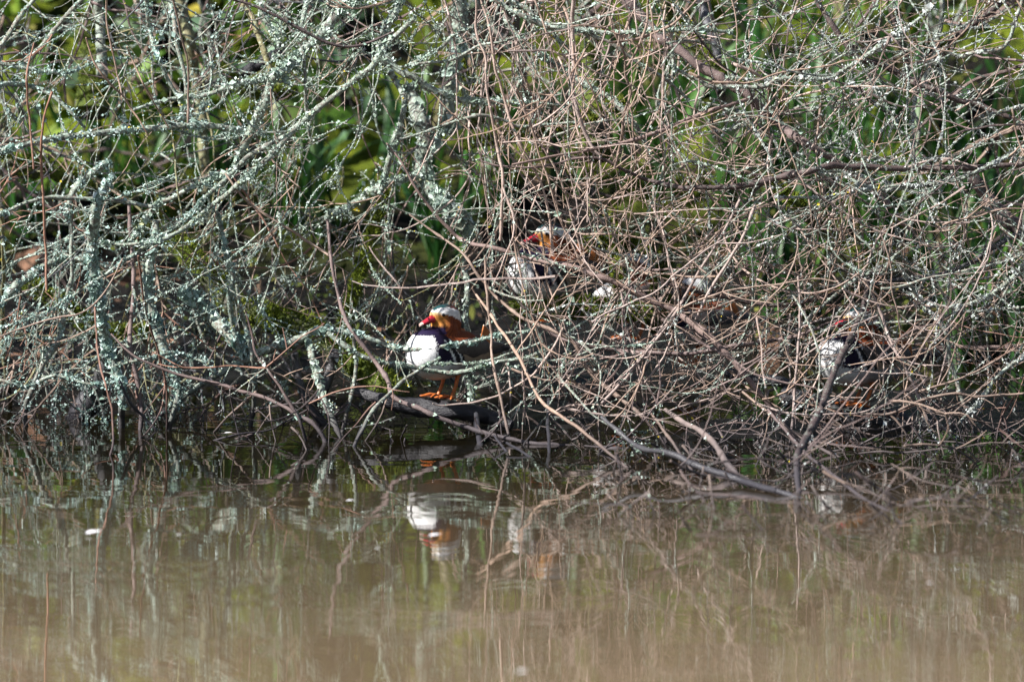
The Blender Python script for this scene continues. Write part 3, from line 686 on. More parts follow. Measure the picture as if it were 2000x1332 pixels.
#        count, x range, y range, depth spread, preferred angles (deg, y down), lengths, widths, kinds
REG = [
 (260, (-60, 560), (-120, 420), (.02, .9), [60, 75, 100, 120, -40, -30, 150, 20], (70, 240), (2.6, 5.5), ['lich'] * 5 + ['grey'] * 6 + ['tan'] * 2 + ['red', 'dark', 'olive', 'wet']),
 (230, (-60, 660), (380, 760), (.03, .8), [-45, -30, 60, 80, 95, 110, 140, 160], (70, 230), (2.6, 6), ['lich'] * 6 + ['grey'] * 5 + ['tan'] * 2 + ['olive', 'red', 'wet']),
 (200, (520, 960), (-120, 440), (-.1, .7), [70, 85, 100, 130, -35, 20, 150], (70, 230), (2.4, 5), ['lich'] * 5 + ['grey'] * 4 + ['tan'] * 3 + ['pink'] * 1),
 (280, (880, 1330), (-120, 460), (-.35, .5), [60, 68, 75, 82, 90, 100, -50, 110, 10, -20], (80, 260), (2.4, 4.8), ['pink'] * 6 + ['tan'] * 5 + ['grey'] * 2 + ['lich']),
 (130, (620, 980), (420, 760), (-.05, .5), [50, 70, 90, 110, 130, -40, 10], (60, 190), (2.4, 4.5), ['tan'] * 4 + ['lich'] * 3 + ['grey'] * 2 + ['olive']),
 (235, (950, 1480), (420, 830), (-.45, .45), [40, 55, 70, 85, 100, 130, -40, -55, 10, 165], (80, 270), (2.6, 5.5), ['tan'] * 6 + ['pink'] * 4 + ['mauve'] * 2 + ['grey'] * 2 + ['lich'] * 2),
 (500, (1280, 2060), (-140, 460), (-.45, .4), [10, 25, -20, -35, -50, 60, 75, 90, 110, 150, 170], (70, 250), (2.4, 5), ['grey'] * 6 + ['lich'] * 5 + ['tan'] * 5 + ['pink'] * 3 + ['dark'] * 2),
 (320, (1420, 2060), (420, 860), (-.5, .4), [20, 45, 60, 75, 90, 105, 130, -30, -50, -15, 170], (80, 270), (2.6, 5.2), ['tan'] * 6 + ['pink'] * 4 + ['grey'] * 4 + ['lich'] * 2 + ['mauve', 'red']),
 (90, (1150, 2040), (760, 950), (-.85, -.25), [20, 35, 50, 75, 95, 130, 150, -20], (80, 240), (2.6, 5), ['tan'] * 4 + ['pink'] * 3 + ['mauve'] * 3 + ['red']),
 (85, (1200, 2060), (830, 990), None, [20, 35, 50, 75, 95, 130, 150, -20, -35], (90, 260), (2.6, 5), ['tan'] * 4 + ['pink'] * 2 + ['mauve'] * 3 + ['dark']),
 (70, (380, 1100), (720, 880), (-.4, -.02), [30, 60, 90, 130, 150, -30], (60, 170), (2.6, 4.6), ['tan', 'dark', 'mauve', 'grey', 'red']),
 (150, (-60, 340), (560, 800), (-.2, .5), [60, 85, 95, 120, -40, 150, 20], (60, 170), (2.6, 5), ['lich'] * 3 + ['grey'] * 2 + ['olive', 'tan', 'red']),
]
for cnt, xr, yr, dr, angs, lr, wr, kinds in REG:
    done = 0; tries = 0; cnt = int(cnt * .72)
    while done < cnt and tries < cnt * 6:
        tries += 1
        x = rng.uniform(*xr); y = rng.uniform(*yr); d = rng.uniform(*dr) if dr else dwater(x, y, 0.02) - rng.uniform(.05, .5)
        sh = 'A' if x < 560 else 'B' if x < 1010 else 'C' if x < 1480 else 'D'
        th = math.radians(rng.choice(angs)) + rng.normal() * .16
        w = rng.uniform(*wr); L = rng.uniform(*lr)
        if rng.random() < 0.72:                       # start on a bough near by
            A = np.array([(a[0], a[1], a[2]) for a in POOL[::max(1, len(POOL) // 900)]])
            idx = np.arange(0, len(POOL), max(1, len(POOL) // 900))[:len(A)]
            j = int(np.argmin((A[:, 0] - x) ** 2 + (A[:, 1] - y) ** 2 + ((A[:, 2] - d) * 150) ** 2))
            a = POOL[idx[j]]
            if a[1] < 860 and y < 900: x, y, d, sh = a[0], a[1], a[2], a[4]; w = min(w, a[3] * .8 + .6)
        kd = str(rng.choice(kinds))
        if d > .32 and rng.random() < .62: kd = str(rng.choice(['dark', 'wet', 'olive', 'mauve', 'grey', 'wet']))     # darker bark for deep twigs, the thicket's inner shade put into their colour
        if twig(x, y, d, th, L, w, rng.normal() * .75, kd, sh, int(rng.integers(1, 5)), rng.normal() * .12): done += 1

# unseen twigs around the frame; those above and left added to shade the bank
for cnt, xr, yr, dr in [(520, (-1300, 2300), (-800, -80), (.5, 2.4)), (300, (-1300, -70), (-80, 700), (.3, 2.2)), (120, (2080, 2700), (-300, 800), (-.3, 1.5))]:
    for _ in range(cnt):
        x, y, d = rng.uniform(*xr), rng.uniform(*yr), rng.uniform(*dr)
        twig(x, y, d, rng.uniform(0, 6.28), rng.uniform(150, 380), rng.uniform(5, 13), rng.normal() * .8, str(rng.choice(['grey', 'dark', 'mauve', 'tan'])), 'A' if x < 560 else 'B' if x < 1010 else 'C' if x < 1480 else 'D', 3, rng.normal() * .2)
def out_of_view(a):
    p = a[2].mean(0); v = p - C_; f = v @ F_; px = 1000 + v[0] / f * FPX; py = 666 - (v @ U_) / f * FPX
    return px < -60 or px > 2060 or py < -60
for sh in 'ABCD':
    T = sorted(TW[sh], key=lambda a: (out_of_view(a), -(a[0] / (1 + max(0, a[1]) * 2))))
    nb = sum(1 for c in shrub[sh].children if c.name.startswith('branch'))
    for a in T[:290]: a[3].build('twig', TWM, shrub[sh], smooth=False)
    if len(T) > 290:
        g = MB()
        for a in T[290:]:
            for v in [0]:
                off = g.n; g.v += a[3].v; g.n += a[3].n
                for k in (3, 4):
                    g.f[k] += [f + off for f in a[3].f[k]]; g.m[k] += a[3].m[k]
        o = g.build('fine_twigs', TWM, shrub[sh], smooth=False); o['kind'] = 'stuff'

# ------------------------------------------------------------------ mossy logs, stumps and trunks behind the twigs
def log(name, label, cat, pts, w, ds, mats, mossy, fz=900, sides=14):
    q, dd, s, L = path3(pts, ds, 7.0, 1.2)
    p = P(q[:, 0], q[:, 1], dd); n = len(p)
    wid = np.interp(s, np.linspace(0, 1, len(w)), w) * (1 + 0.06 * smooth_noise(n, 3))
    r = wid * .5 * px2m(dd)
    root = empty(name, p[np.argmin(p[:, 2])], 0, label, cat)
    mb = MB(); tube(mb, p, r, sides, 0, True, 0.05)
    body = mb.build('bark', mats, root)
    k = int(n * mossy)
    if k > 3:
        fb = MB(); fuzz(fb, p[:k], r[:k], int(fz * L / 100), 0.013, 0.0016, 0)
        flakes(fb, p[:k], r[:k], int(L * .5), 0.006, 0, 1.0, .8)
        o = fb.build('moss', MAT['moss'], body, smooth=False); o['kind'] = 'stuff'
    return root
mo, lg = MAT['mossbark'], MAT['log']
log('fallen_log', 'long moss-covered fallen log sloping down from the left towards the front drake', 'log',
    [(340, 470), (400, 530), (455, 596), (507, 614), (561, 632), (607, 645), (653, 678), (687, 705), (733, 742), (790, 782)], (40, 44, 48, 52, 54, 54), (.45, .1), mo, 1.0, 1500)
log('driftwood_log', 'smooth dark wet log lying at the water edge under the foot of the front drake', 'log',
    [(690, 764), (750, 781), (815, 795), (870, 800), (940, 811), (1000, 830)], (14, 28, 38, 38, 32, 18), (.05, -.02), lg, 0)
log('driftwood_log', 'purple-grey wet log under the orange feet of the right-hand drake', 'log',
    [(1530, 770), (1600, 792), (1660, 808), (1740, 826), (1830, 846), (1930, 856)], (30, 46, 52, 52, 46, 30), (.25, .06), lg, 0)
log('mossy_sapling', 'bright moss-coated stem leaning in the dark gap up-left of the front drake', 'stem', [(750, 380), (737, 435), (709, 522), (685, 596), (668, 660)], (16, 20, 20, 20, 22), (.35, .25), mo, 1.0, 1600)
log('mossy_bough', 'mossy bough lying level in the upper centre behind the upright pink shoots', 'bough', [(905, 285), (960, 272), (1020, 260), (1080, 250), (1150, 228), (1215, 205)], (20, 25, 26, 26, 24, 20), (.7, .6), mo, 1.0, 1500)
log('tree_stump', 'squat grey-green stump in the dark upper centre', 'stump', [(1148, 90), (1150, 160), (1156, 230), (1165, 300)], (52, 56, 60, 66), (1.0, .9), mo, .2, 300)
log('mossy_boulder', 'bright green moss hump in the upper centre beside the lichened trunk', 'moss hump', [(888, 120), (902, 160), (915, 205), (925, 240)], (20, 44, 56, 60), (.8, .8), mo, 1.0, 1800)
log('fallen_log', 'short brown log end in the leaves at the upper left', 'log', [(455, 150), (480, 140), (520, 118), (550, 100)], (18, 22, 22, 20), (.9, .8), lg, 0)
log('tree_stump', 'mossy stump between the two half-hidden drakes behind the long tan limb', 'stump', [(1306, 490), (1296, 530), (1288, 580), (1290, 640)], (34, 44, 50, 56), (.8, .75), mo, 1.0, 1500)
log('mossy_sapling', 'upright yellow-green mossy stem right of the rear drake', 'stem', [(1198, 410), (1202, 470), (1206, 530), (1210, 600)], (14, 16, 17, 18), (.7, .6), mo, 1.0, 1300)
log('mossy_bough', 'short level mossy bough right of the rear drake', 'bough', [(1140, 476), (1180, 474), (1220, 480), (1270, 484)], (18, 23, 24, 20), (.75, .7), mo, 1.0, 1500)
log('mossy_bough', 'low mossy ledge of wood under the grey flank of the rear drake', 'bough', [(1000, 612), (1060, 606), (1130, 604), (1200, 606), (1270, 618)], (36, 42, 40, 38, 30), (.62, .55), mo, 1.0, 1500)
log('leaning_trunk', 'mossy trunk leaning across a black hollow at the upper right of centre', 'trunk', [(1295, -10), (1310, 30), (1335, 66), (1352, 95), (1388, 128), (1410, 170)], (24, 24, 23, 22, 22, 20), (.7, .6), mo, 1.0, 900)
log('leaning_trunk', 'dark slim trunk beside the mossy leaning trunk at the upper right of centre', 'trunk', [(1370, -10), (1376, 30), (1392, 75), (1402, 125), (1408, 180)], (20, 20, 19, 19, 18), (.7, .6), MAT['wet'], 0)
log('leaning_trunk', 'dark half-mossy limb slanting down to the right-hand drake from the middle', 'trunk', [(1500, 355), (1580, 420), (1632, 470), (1685, 518), (1737, 585), (1770, 650)], (24, 27, 28, 28, 28, 28), (.35, .35), mo, .6, 500)
log('leaning_trunk', 'wide dull mauve limb cutting the right edge below the black hollow', 'trunk', [(1890, 330), (1930, 388), (1970, 430), (2040, 490)], (24, 30, 32, 34), (.35, .3), MAT['dark'], 0)
log('driftwood_log', 'grey wet log end left of the right-hand drake at the foot of the diagonal limb', 'log', [(1420, 728), (1465, 738), (1510, 742), (1550, 752)], (18, 24, 24, 18), (.45, .35), lg, 0)
log('fallen_log', 'mossy bough hidden behind the lichened stems at the far left', 'log', [(60, 560), (120, 600), (180, 640), (240, 655), (300, 650)], (30, 34, 36, 34, 28), (.55, .5), mo, 1.0, 1200)
log('tree_stump', 'mossy yellow-green trunk foot at the top left', 'stump', [(165, 40), (175, 90), (182, 150), (180, 220)], (46, 52, 60, 70), (1.1, 1.0), mo, 1.0, 1200)
log('tree_stump', 'pale lichen-streaked trunk at the top left beside the mossy trunk foot', 'stump', [(192, -40), (195, 30), (197, 80), (200, 150)], (20, 20, 20, 22), (.8, .75), MAT['lich'], 0)
log('mossy_bough', 'mossy bough at the left edge behind the level lichened branch', 'bough', [(-40, 345), (20, 330), (80, 325), (130, 345), (180, 380)], (40, 46, 46, 40, 30), (.9, .8), mo, 1.0, 1100)
log('mossy_bough', 'moss-green bough crossing the leaves behind the forked limb at the upper left', 'bough', [(430, 120), (440, 150), (470, 175), (520, 185), (570, 180)], (20, 24, 26, 24, 20), (.9, .85), mo, 1.0, 1100)

# ------------------------------------------------------------------ undergrowth on the bank
def bank_hit(x, y):
    d = 0.2
    while d < 8:
        p = P1(x, y, d)
        z = float(bank_z(np.array([p[0]]), np.array([p[1]]))[0])
        if p[2] <= max(z, 0): return np.array([p[0], p[1], z])
        d += 0.02
    return P1(x, y, 8)

def mat_leaf(name, stops, rough=0.45):
    m, nt, bs = M_(name)
    oi = nd(nt, 'ShaderNodeObjectInfo').outputs['Random']
    c = ramp(nt, oi, stops)
    pos = geo(nt)
    c = mixc(nt, 1.0, c, ramp(nt, noise(nt, 55, 4, 0.65, pos), [(0.3, (0.7, 0.7, 0.62)), (0.7, (1.2, 1.2, 1.15))]), 'MULTIPLY')
    nt.links.new(c, bs.inputs['Base Color']); bs.inputs['Roughness'].default_value = rough
    tr = nd(nt, 'ShaderNodeBsdfTranslucent'); nt.links.new(c, tr.inputs[0])
    ms = nd(nt, 'ShaderNodeMixShader'); ms.inputs[0].default_value = 0.3
    out = [n for n in nt.nodes if n.type == 'OUTPUT_MATERIAL'][0]
    nt.links.new(bs.outputs[0], ms.inputs[1]); nt.links.new(tr.outputs[0], ms.inputs[2]); nt.links.new(ms.outputs[0], out.inputs[0])
    return m
MAT['leaf'] = mat_leaf('undergrowth_leaf', [(0, (0.05, 0.13, 0.015)), (0.25, (0.10, 0.20, 0.02)), (0.5, (0.22, 0.31, 0.04)), (0.7, (0.15, 0.27, 0.16)), (0.88, (0.25, 0.38, 0.27)), (1, (0.40, 0.33, 0.05))])
MAT['blade'] = mat_leaf('sedge_blade', [(0, (0.02, 0.075, 0.018)), (0.35, (0.04, 0.14, 0.025)), (0.7, (0.09, 0.21, 0.03)), (0.85, (0.12, 0.20, 0.10)), (0.93, (0.26, 0.24, 0.06)), (1, (0.27, 0.20, 0.11))])
MAT['deadleaf'] = mat_flake('dead_leaf', [(0, (0.07, 0.04, 0.025)), (0.5, (0.16, 0.085, 0.05)), (0.85, (0.26, 0.14, 0.09)), (1, (0.33, 0.25, 0.17))], 0.7)
MAT['cover'] = mat_flake('ground_cover', [(0, (0.02, 0.04, 0.006)), (0.5, (0.06, 0.09, 0.012)), (0.85, (0.14, 0.17, 0.025)), (1, (0.2, 0.19, 0.05))])

def leaf_mesh(L, Wd, curl, fold):
    n = 8; s = np.linspace(0, 1, n)
    w = Wd * np.sin(np.pi * np.clip(s, 0.03, 0.98) ** 0.8) ** 0.8
    x = L * s; z = curl * L * np.sin(s * 2.2)
    V = []
    for i in range(n):
        V += [(x[i], -w[i], z[i] + fold * w[i]), (x[i], 0, z[i]), (x[i], w[i], z[i] + fold * w[i])]
    f = []
    for i in range(n - 1):
        a = i * 3; f += [(a, a + 1, a + 4, a + 3), (a + 1, a + 2, a + 5, a + 4)]
    mb = MB(); mb.add(V, f); return mb.mesh('leaf', [MAT['leaf']])
LEAVES = [leaf_mesh(L, W_, c, fo) for L, W_, c, fo in [(.055, .017, .25, .3), (.07, .024, .1, .2), (.045, .018, -.1, .35), (.085, .026, .3, .15)]]
def blade_mesh(L, Wd, bend, tw):
    n = 10; s = np.linspace(0, 1, n)
    w = Wd * np.minimum(1, (1 - s) * 2.2 + .02) * (.7 + .3 * np.minimum(1, s * 4))
    a = bend * s ** 1.6
    dx = np.sin(a); dz = np.cos(a)
    x = np.concatenate([[0], np.cumsum((dx[1:] + dx[:-1]) / 2)]) * L / (n - 1); z = np.concatenate([[0], np.cumsum((dz[1:] + dz[:-1]) / 2)]) * L / (n - 1)
    V = []
    for i in range(n):
        t = tw * s[i]; c_, s_ = math.cos(t), math.sin(t)
        V += [(x[i] - w[i] * s_, -w[i] * c_, z[i]), (x[i] - .25 * w[i], 0, z[i]), (x[i] + w[i] * s_, w[i] * c_, z[i])]
    f = []
    for i in range(n - 1):
        k = i * 3; f += [(k, k + 1, k + 4, k + 3), (k + 1, k + 2, k + 5, k + 4)]
    mb = MB(); mb.add(V, f); return mb.mesh('blade', [MAT['blade']])
BLADES = [blade_mesh(L, w, b, t) for L, w, b, t in [(.42, .008, .5, .6), (.5, .010, .9, -.5), (.36, .007, 1.4, .3), (.55, .009, .35, 1.0), (.46, .011, 1.8, -.8), (.3, .009, .7, .2)]]

def put(mesh, name, parent, loc, rot, sc):
    o = bpy.data.objects.new(name, mesh); COL.objects.link(o); o.parent = parent
    o.location = loc; o.rotation_euler = rot; o.scale = (sc, sc, sc); return o
SEDGE = [(1180, 300, 'below the stump'), (1262, 260, ''), (1415, 400, ''), (1340, 250, ''), (1500, 330, ''), (1610, 480, ''), (1560, 410, ''), (1715, 500, ''), (1830, 500, ''), (1905, 600, ''), (1965, 560, ''), (1885, 700, ''),
         (1985, 700, ''), (1985, 330, ''), (1475, 240, ''), (1690, 400, ''), (1940, 450, ''), (1860, 380, ''), (1780, 300, ''), (1480, 560, ''), (1560, 620, ''), (805, 420, ''), (560, 90, ''), (1290, 380, ''), (1650, 300, ''), (205, 375, ''), (300, 430, ''), (415, 400, ''), (545, 440, ''), (640, 470, ''), (855, 545, ''), (965, 420, ''), (1105, 385, ''), (60, 470, '')]
SL = ['at the foot of the grey-green stump in the upper centre', 'between the stump and the thick mauve diagonal limb', 'just below the sagging dark bough, left of its thickest part', 'under the mossy leaning trunk at the upper right of centre',
      'just above the lowest dip of the sagging dark bough', 'directly above the right-hand drake', 'right under the middle of the sagging dark bough', 'left of the near-black branch on the right', 'above the near-black branch near the right edge',
      'right of the crooked dark stem, level with its top', 'below the near-black branch, at the right edge', 'just right of the right-hand drake', 'lowest at the right edge, near the water', 'at the right edge beside the black hollow', 'behind the thick mauve diagonal limb',
      'below the right end of the sagging dark bough', 'beside the wide dull mauve limb at the right edge', 'under the tip of the sagging dark bough near the right edge', 'above the right end of the sagging dark bough', 'behind the straight pale rod, right of the mossy stump',
      'between the mossy stump and the crooked dark stem', 'in the gap left of the rear drake', 'among the leaves at the upper left', 'below the pink-brown rod in the upper middle', 'under the dark limb crossing the upper right', 'behind the top of the pale lichen-crusted stem at the far left', 'below the level lichened branch, left of its fork', 'below the fork of the thick lichen-spotted limb', 'above the mossy end of the long fallen log', 'behind the mossy sapling up-left of the front drake', 'directly behind the head of the front drake', 'just left of the rear drake head', 'just above and right of the rear drake', 'at the far left edge below the mossy bough']
for (x, y, _), lb in zip(SEDGE, SL):
    p = bank_hit(x, y)
    r = empty('sedge_tuft', p, 0, 'green sedge tuft ' + lb, 'sedge', 'sedge tufts on the bank')
    for i in range(18):
        a = rng.uniform(0, 6.28)
        put(BLADES[rng.integers(len(BLADES))], 'blade', r, (rng.normal() * .03, rng.normal() * .03, -.01), (rng.normal() * .18, rng.normal() * .18, a), rng.uniform(.6, 1.05))
GP = [(235, 215), (300, 165), (440, 110), (470, 60), (570, 60), (585, 150), (110, 140), (60, 210), (130, 260), (25, 60), (670, 265), (700, 60), (390, 250), (350, 330), (480, 210), (50, 400), (250, 100), (330, 60), (620, 330), (850, 60), (1240, 40), (1420, 60), (1330, 210), (1560, 60), (1700, 60), (1820, 120), (530, 20), (140, 40), (640, 180)]
GL = ['pale broad-leaved plant right of the mossy trunk foot at the left', 'leafy plant between the dark trunk and the level lichened branch', 'leafy plant left of the short brown log end', 'leafy plant at the top edge above the short brown log end', 'leafy plant under the upper end of the thick forked limb',
      'leafy plant close below the thick forked limb, right of the brown log end', 'leafy plant left of the mossy trunk foot', 'leafy plant above the left end of the level lichened branch', 'leafy plant just above the mossy bough at the left edge', 'leafy plant in the top left corner', 'leafy plant under the crossing lichened branches left of centre',
      'leafy plant at the top edge between the forked limb and the upright mint branch', 'leafy plant right of the dark trunk, at its foot', 'leafy plant under the level lichened branch, near its right end', 'leafy plant inside the fork of the thick limb', 'leafy plant lowest at the left edge, below the mossy bough', 'leafy plant between the mossy trunk foot and the dark trunk',
      'leafy plant left of the dark trunk at the top edge', 'leafy plant lowest in the middle, left of the knobbly lichened trunk', 'leafy plant left of the upright grey-green trunk at the top', 'leafy plant above the thick mauve limb at the top', 'leafy plant right of the two leaning trunks at the top', 'leafy plant left of the pink-brown rod tip',
      'leafy plant at the top edge right of the mauve limb', 'leafy plant right of the dark limb in the upper right', 'leafy plant near the top right corner', 'leafy plant at the top edge left of the forked limb', 'leafy plant at the top edge left of the mossy trunk foot', 'leafy plant right of the forked limb in the upper left']
for i, (x, y) in enumerate(GP):
    p = bank_hit(x, y)
    r = empty('leafy_plant', p, 0, GL[i], 'plant', 'leafy plants on the bank')
    for j in range(16):
        a = rng.uniform(0, 6.28); rr = rng.uniform(.01, .10)
        put(LEAVES[rng.integers(4)], 'leaf', r, (rr * math.cos(a), rr * math.sin(a), rng.uniform(0, .13)), (rng.normal() * .4, rng.uniform(-1.0, .2), a + rng.normal() * .4), rng.uniform(.6, 1.5))

def scatter(name, mat, count, xr, yr, size, lift, flat, thresh=None):
    X = rng.uniform(*xr, count); Y = rng.uniform(*yr, count); Z = bank_z(X, Y)
    k = Z > 0.005
    if thresh: k &= (np.sin(3.1 * X + 1.5 * np.sin(2.3 * Y)) * np.cos(2.7 * Y + X) + rng.normal(size=count) * .3) > thresh
    c = np.stack([X, Y, Z + lift * rng.random(count)], -1)[k]; m = len(c)
    nn = norm(rng.normal(size=(m, 3)) * flat + np.array([0, -.3, 1])); u = norm(np.cross(nn, rng.normal(size=(m, 3)))); w = np.cross(nn, u)
    s = (size * np.exp(rng.normal(size=m) * .4))[:, None]
    v = np.stack([c - u * s, c + w * s * .45 + nn * s * .12, c + u * s, c - w * s * .45 + nn * s * .12], 1)
    o = np.arange(m)[:, None] * 4
    mb = MB(); mb.add(v.reshape(-1, 3), np.concatenate([o + np.array([0, 1, 2]), o + np.array([0, 2, 3])]))
    ob = mb.build(name, mat, smooth=False); ob['kind'] = 'stuff'; return ob
scatter('leaf_litter', MAT['deadleaf'], 900, (-2.2, 2.2), (1.0, 5), .012, .01, .5)
scatter('ground_cover', MAT['cover'], 60000, (-2.2, 2.2), (1.2, 5), .008, .02, 1.2, .05)
scatter('reed_litter', MAT['deadleaf'], 120, (-1.5, 1.6), (1.0, 2.2), .025, .03, .8)

# ------------------------------------------------------------------ drakes
def rotm(a, b, c): return Matrix.Rotation(c, 4, 'Z') @ Matrix.Rotation(b, 4, 'Y') @ Matrix.Rotation(a, 4, 'X')
import bmesh
def blob_mesh(name, parts, voxel, smooth):
    bm = bmesh.new()
    for (c, r, ang) in parts:
        M = Matrix.Translation(c) @ rotm(0, ang, 0) @ Matrix.Diagonal((*r, 1))
        bmesh.ops.create_icosphere(bm, subdivisions=4, radius=1, matrix=M)
    me = bpy.data.meshes.new(name); bm.to_mesh(me); bm.free()
    o = bpy.data.objects.new(name, me); COL.objects.link(o)
    m = o.modifiers.new('r', 'REMESH'); m.mode = 'VOXEL'; m.voxel_size = voxel
    s = o.modifiers.new('s', 'SMOOTH'); s.iterations = smooth; s.factor = .5
    dg = bpy.context.evaluated_depsgraph_get(); ev = o.evaluated_get(dg)
    out = bpy.data.meshes.new_from_object(ev); bpy.data.objects.remove(o)
    out.name = name
    return out
mm = .001
body_me = blob_mesh('plumage', [
    ((-.022, 0, .103), (.108, .060, .052), .03), ((.044, 0, .109), (.054, .055, .055), 0), ((.020, 0, .098), (.075, .056, .052), 0),
    ((-.105, 0, .106), (.060, .034, .024), -.06), ((-.150, 0, .110), (.040, .022, .010), -.10),
    ((.002, 0, .157), (.031, .033, .036), .2), ((.002, 0, .176), (.029, .027, .028), 0),
    ((.006, 0, .191), (.033, .0235, .024), .12), ((-.012, 0, .186), (.030, .022, .026), .25), ((-.022, 0, .172), (.022, .021, .030), .15), ((.020, 0, .186), (.017, .016, .016), .2),
], .0034, 7)
def paint_drake(me):
    n = len(me.vertices); v = np.empty(n * 3, np.float32); me.vertices.foreach_get('co', v); v = v.reshape(-1, 3)
    x, y, z = v.T; a = np.abs(y)
    jn = lambda s: s * (np.sin(900 * x + 400 * z) * np.cos(700 * z - 500 * a) + .6 * np.sin(2100 * z + 1700 * x))
    C = np.zeros((n, 3))
    white, navy, black = np.array([.86, .86, .86]), np.array([.010, .005, .028]), np.array([.012, .012, .016])
    buff = np.array([.36, .27, .19]); grey = np.array([.46, .44, .45]); brown = np.array([.10, .075, .06])
    def st(m, c): C[m] = c
    st(z > -1, buff)                                             # flanks
    st(z < .088 + jn(.003), grey)                                # belly
    st((z < .10) & (x > .0), np.array([.62, .60, .60]))
    st((z > .128 + jn(.002)) & (x < .02), brown)                 # back
    st((x < -.10) & (z > .098), np.array([.05, .045, .05]))     # tail
    br = (x > .012) & (z > .085) & (z < .172)
    st(br, navy)                                                 # breast
    # white front shield, feathered edge
    edge = .062 + jn(.004) - (z - .12) * .10
    st((x > edge) & (z < .157 + jn(.003)) & (z > .06), white)
    st((z < .092 + jn(.004)) & (x > .028), white)
    # the two upright white bars at the shoulder
    s = x - .012 - (z - .11) * .42
    m = (z > .086) & (z < .140) & (a > .026)
    st(m & (np.abs(s + .001) < .016), black)
    st(m & (np.abs(s - .010) < .0028), white); st(m & (np.abs(s + .008) < .0024), white)
    # head
    h = (z > .148 + np.clip((x - .01) * .35, 0, .02)) & (x < .075)
    ruff = (z > .122 + np.clip((x + .012) * .75, -.008, .05)) & (x < .030) & (x > -.06) & (z > .116)
    streak = .5 + .5 * np.sin(1500 * (x * .55 + z * .35 + a * .4))
    rust = np.array([.12, .022, .008]); rust2 = np.array([.27, .070, .020])
    R = rust[None] * (1 - streak[:, None]) + rust2[None] * streak[:, None]
    C[ruff] = R[ruff]
    hh = h & (z > .158) & (z > .166 - (x - .0) * .1)
    C[hh & (z > .163)] = R[hh & (z > .163)]
    face = (x > .008) & (z > .168) & (z < .196)
    t = np.clip((x - .004) / .022, 0, 1)[:, None]
    Fc = np.array([.55, .23, .05]) * t + rust2 * (1 - t)
    C[face] = Fc[face]
    up = z - (.1905 + np.clip((x + .03) * .05, -.01, .01) - np.clip(-(x - .0) * .42, 0, .03))
    st((up > 0) & (x > -.05) & (z > .165), white)                   # broad white eye stripe
    st((up > 0) & (x > .024) & (z < .199), np.array([.60, .40, .20]))
    crown = z > (.2095 - np.clip((-x) * .28, 0, .02) + np.clip((x - .02) * .5, 0, .02) * -1)
    cc = np.clip((.01 - x) / .03, 0, 1)[:, None]
    Cc = np.array([.012, .06, .065]) * (1 - cc) + np.array([.10, .022, .02]) * cc
    m = crown & (a < .0165) & (z > .17); C[m] = Cc[m]
    st((z < .168) & (z > .150) & (x > .018) & (a < .03), navy * 1.3)
    att = me.color_attributes.new('plumage', 'FLOAT_COLOR', 'POINT')
    att.data.foreach_set('color', np.concatenate([C, np.ones((n, 1))], 1).astype(np.float32).ravel())
paint_drake(body_me)
body_me.polygons.foreach_set('use_smooth', np.ones(len(body_me.polygons), bool))
def mat_plumage():
    m, nt, bs = M_('plumage'); at = nd(nt, 'ShaderNodeAttribute', attribute_name='plumage')
    tc = nd(nt, 'ShaderNodeTexCoord').outputs['Object']
    mp = nd(nt, 'ShaderNodeMapping'); mp.inputs['Scale'].default_value = (90, 220, 220); nt.links.new(tc, mp.inputs[0])
    n1 = noise(nt, 1.0, 4, .65, mp.outputs[0])
    c = mixc(nt, 1.0, at.outputs['Color'], ramp(nt, n1, [(.3, (.72, .72, .74)), (.65, (1.08, 1.07, 1.05))]), 'MULTIPLY')
    nt.links.new(c, bs.inputs['Base Color']); bs.inputs['Roughness'].default_value = .65
    bs.inputs['Specular IOR Level'].default_value = .25
    bump(nt, bs, n1, .0012); return m
def flat_mat(name, c, rough=.4, var=.15, scale=200):
    m, nt, bs = M_(name); tc = nd(nt, 'ShaderNodeTexCoord').outputs['Object']
    k = ramp(nt, noise(nt, scale, 3, .6, tc), [(.3, tuple(x * (1 - var) for x in c)), (.7, tuple(min(1, x * (1 + var)) for x in c))])
    nt.links.new(k, bs.inputs['Base Color']); bs.inputs['Roughness'].default_value = rough; return m
MAT['plumage'] = mat_plumage(); body_me.materials.clear(); body_me.materials.append(MAT['plumage'])
MAT['bill'] = flat_mat('crimson_bill', (.42, .022, .04), .35)
MAT['nail'] = flat_mat('bill_nail', (.62, .42, .36), .4)
MAT['eye'] = flat_mat('dark_eye', (.006, .005, .005), .05)
MAT['foot'] = flat_mat('orange_foot', (.50, .14, .03), .45, .3)
MAT['web'] = flat_mat('grey_web', (.16, .08, .06), .5, .3)
MAT['sail'] = flat_mat('orange_sail', (.40, .135, .04), .5, .25, 120)
MAT['sailrim'] = flat_mat('sail_rim', (.62, .52, .42), .5)
MAT['wing'] = flat_mat('wing_grey', (.065, .055, .055), .5, .3, 150)
MAT['crest'] = flat_mat('crest_teal_chestnut', (.02, .05, .055), .35, .3)

